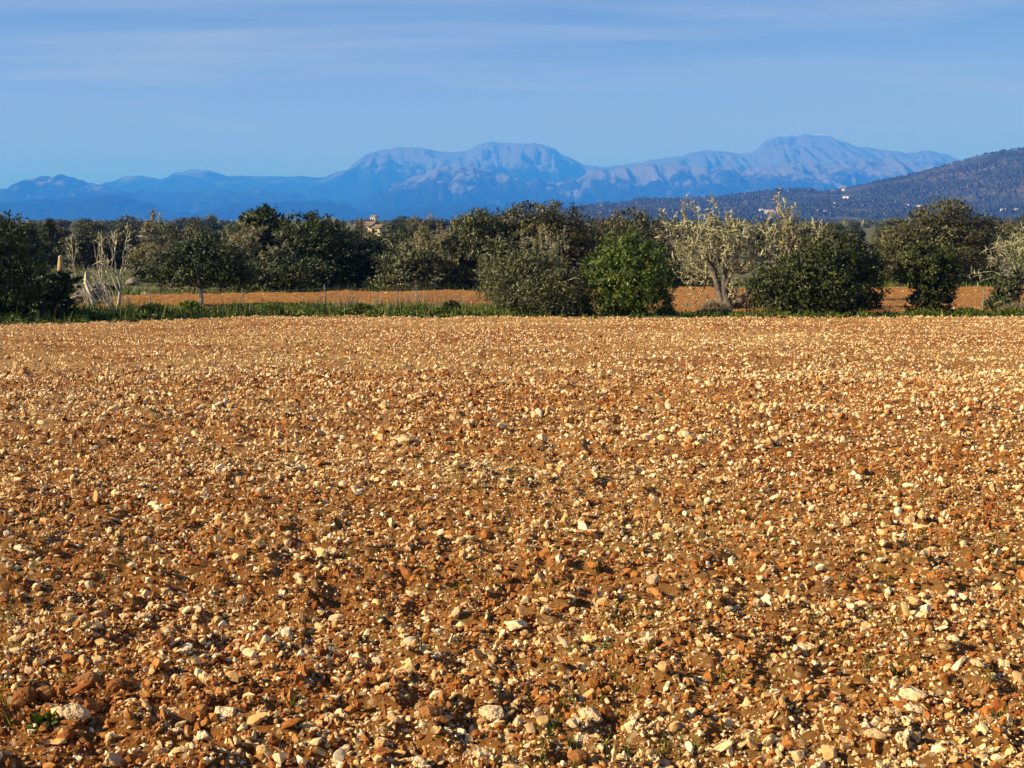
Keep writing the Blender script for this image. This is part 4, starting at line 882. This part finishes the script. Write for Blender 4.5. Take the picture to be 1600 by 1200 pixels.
def house(name, label, loc, W, Dp, H, rise, wallm, yaw=0.0, chimney=True, wins=((-.3, .55), (.0, .55), (.3, .55)), flat=False, wsz=(.9, 1.1)):
    e = empty(name, loc); e.rotation_euler = (0, 0, yaw); tag(e, label, 'house')
    v, f = box(-W / 2, W / 2, -Dp / 2, Dp / 2, -1.5, H)
    parts_ = [(v, f)]
    if not flat: parts_.append((np.array([(-W / 2, -Dp / 2, H), (-W / 2, Dp / 2, H), (-W / 2, 0, H + rise), (W / 2, -Dp / 2, H), (W / 2, Dp / 2, H), (W / 2, 0, H + rise)], float), [np.array([(0, 2, 1), (3, 4, 5)])]))
    v, f = join(parts_); ob('wall', mk_mesh('wall', v, f, M[wallm], False), e)
    if flat: v, f = box(-W / 2 - .3, W / 2 + .3, -Dp / 2 - .5, Dp / 2 + .2, H + .003, H + .16)
    else:
        o_ = .35; t_ = .14; sl = rise / (Dp / 2); P = []
        for x_ in (-W / 2 - o_, W / 2 + o_):
            for y_, z_ in ((-Dp / 2 - o_, H - sl * o_), (0, H + rise), (Dp / 2 + o_, H - sl * o_)): P += [(x_, y_, z_ + .01), (x_, y_, z_ + t_)]
        v = np.array(P, float); f = np.array([(1, 7, 9, 3), (3, 9, 11, 5), (0, 2, 8, 6), (2, 4, 10, 8), (0, 6, 7, 1), (4, 5, 11, 10), (0, 1, 3, 2), (2, 3, 5, 4), (6, 8, 9, 7), (8, 10, 11, 9)])
    rf_ = ob('roof', mk_mesh('roof', v, f, M['white' if flat else 'roof'], False), e)
    if chimney:
        v, f = box(-W * .42, -W * .42 + .6, -.3, .3, H + rise * .6, H + rise + .8); ob('chimney', mk_mesh('chimney', v, f, M[wallm], False), rf_)
    for (wx, wz) in wins:
        a_, b_ = wsz; v, f = box(-a_ / 2, a_ / 2, -.05, .03, -b_ / 2, b_ / 2); wo_ = ob('window', mk_mesh('window', v, f, M['shutter'], False), e, (wx * W, -Dp / 2, wz * H))
        v, f = box(-a_ * .38, a_ * .38, -.07, -.052, -b_ * .4, b_ * .4); ob('pane', mk_mesh('pane', v, f, M['glass'], False), wo_)
    return e
D = 350; house('farmhouse', 'cream farmhouse with a brown tiled roof above the trees left of centre', (xat(573, D, 350), D, -2.5), 5.6, 3.6, 3.1, 0.8, 'cream', R(-28), True, ((-.25, .62), (.2, .62)), wsz=(.7, .9))
D = 347; house('outbuilding', 'small cream annex at the right side of the farmhouse', (xat(592, D, 350), D, -2.5), 2.2, 2.6, 2.4, .7, 'cream', R(-28), False, ((0, .6),), wsz=(.5, .7))
D = 720; house('white_house', 'tiny white house with a raised gable on the horizon above the farmhouse', (xat(585, D, 338), D, -2.5), 3.4, 3.2, 6.3, 0.9, 'white', R(-35), False, ((-.2, .8), (.2, .8)))
D = 760; house('white_house', 'low white house left of the tiny gabled one on the horizon', (xat(520, D, 338), D, -2.5), 3.4, 5, 4.9, .8, 'white', R(-10), False, ((0, .8),))
D = 182; house('shed', 'long low white shed with a thin flat roof behind the ochre trees at the left', (xat(213, D, 372), D, -2.5), 3.4, 3, zat(370, D) + 2.5, 0, 'white', R(0), False, ((-.25, .8), (.2, .8)), True, (.9, .45))
D = 100; z = -2.5; H = zat(366, D) - z; v, f = tube([(0, 0, -.3), (.0, 0, H * .5), (-.03, 0, H)], [.075, .065, .055], 8); f.append(np.array([list(range(len(v) - 8, len(v)))]))
o = ob('wooden_pole', mk_mesh('wooden_pole', v, f, M['post'], False), None, (xat(550, D, 380), D, z)); tag(o, 'lone grey wooden pole standing behind the light olive tree', 'pole')
for (px, py, W, H, lab, wm) in [(1322, 311, 20, 6, 'long white villa low on the wooded hill', 'white'), (1318, 298, 13, 5, 'cream house near the crest of the saddle on the hill', 'cream'), (1300, 300, 9, 4.5, 'small cream house left of the one near the crest', 'cream'), (1304, 320, 9, 4, 'little pale house below the long white villa', 'cream'), (1290, 333, 8, 4, 'small white house lowest on the hill beside the taller almond', 'white'),
     (1202, 334, 22, 7, 'wide cream house seen between the two lichen almonds', 'cream'), (1190, 331, 11, 5, 'small white house left of the wide cream one', 'white'), (1090, 327, 12, 6, 'pale house above the gnarled almond at the foot of the hill', 'cream'), (1060, 334, 9, 4, 'white house left of the pale one above the gnarled almond', 'white'), (1417, 324, 10, 6, 'white house at the foot of the wooded slope', 'white'), (1436, 325, 14, 5, 'cream house just left of the carob top', 'cream'), (1567, 330, 12, 4, 'low white house right of the carob top', 'white'), (1588, 330, 10, 4, 'low pale house at the right end of the hill foot', 'cream')]:
    h = hill_hit(px, py); h.z += 1.0; house('villa', lab, h, W, 8, H, 1.6, wm, R(rb.uniform(-50, -20)), False, ((-.32, .55), (0, .55), (.32, .55)), wsz=(1.2, 1.4))

# ------------------------------------------------------------------ haze: clear blue air over the whole plain
m = bpy.data.materials.new('haze'); m.use_nodes = True; t = m.node_tree; t.nodes.clear()
out = t.nodes.new('ShaderNodeOutputMaterial'); pv = t.nodes.new('ShaderNodeVolumePrincipled')
pv.inputs['Color'].default_value = (0.03, 0.185, 0.80, 1); pv.inputs['Density'].default_value = 1.4e-4; pv.inputs['Anisotropy'].default_value = 0.0
pv.inputs['Density Attribute'].default_value = ''; pv.inputs['Absorption Color'].default_value = (0.64, 0.64, 0.64, 1)
t.links.new(pv.outputs[0], out.inputs['Volume'])
v, f = box(-46000, 46000, -46000, 46000, -40, 1480)
o = ob('haze', mk_mesh('haze', v, f, m, False)); tag(o, 'thin blue air haze over the plain and mountains', 'haze', kind='stuff')
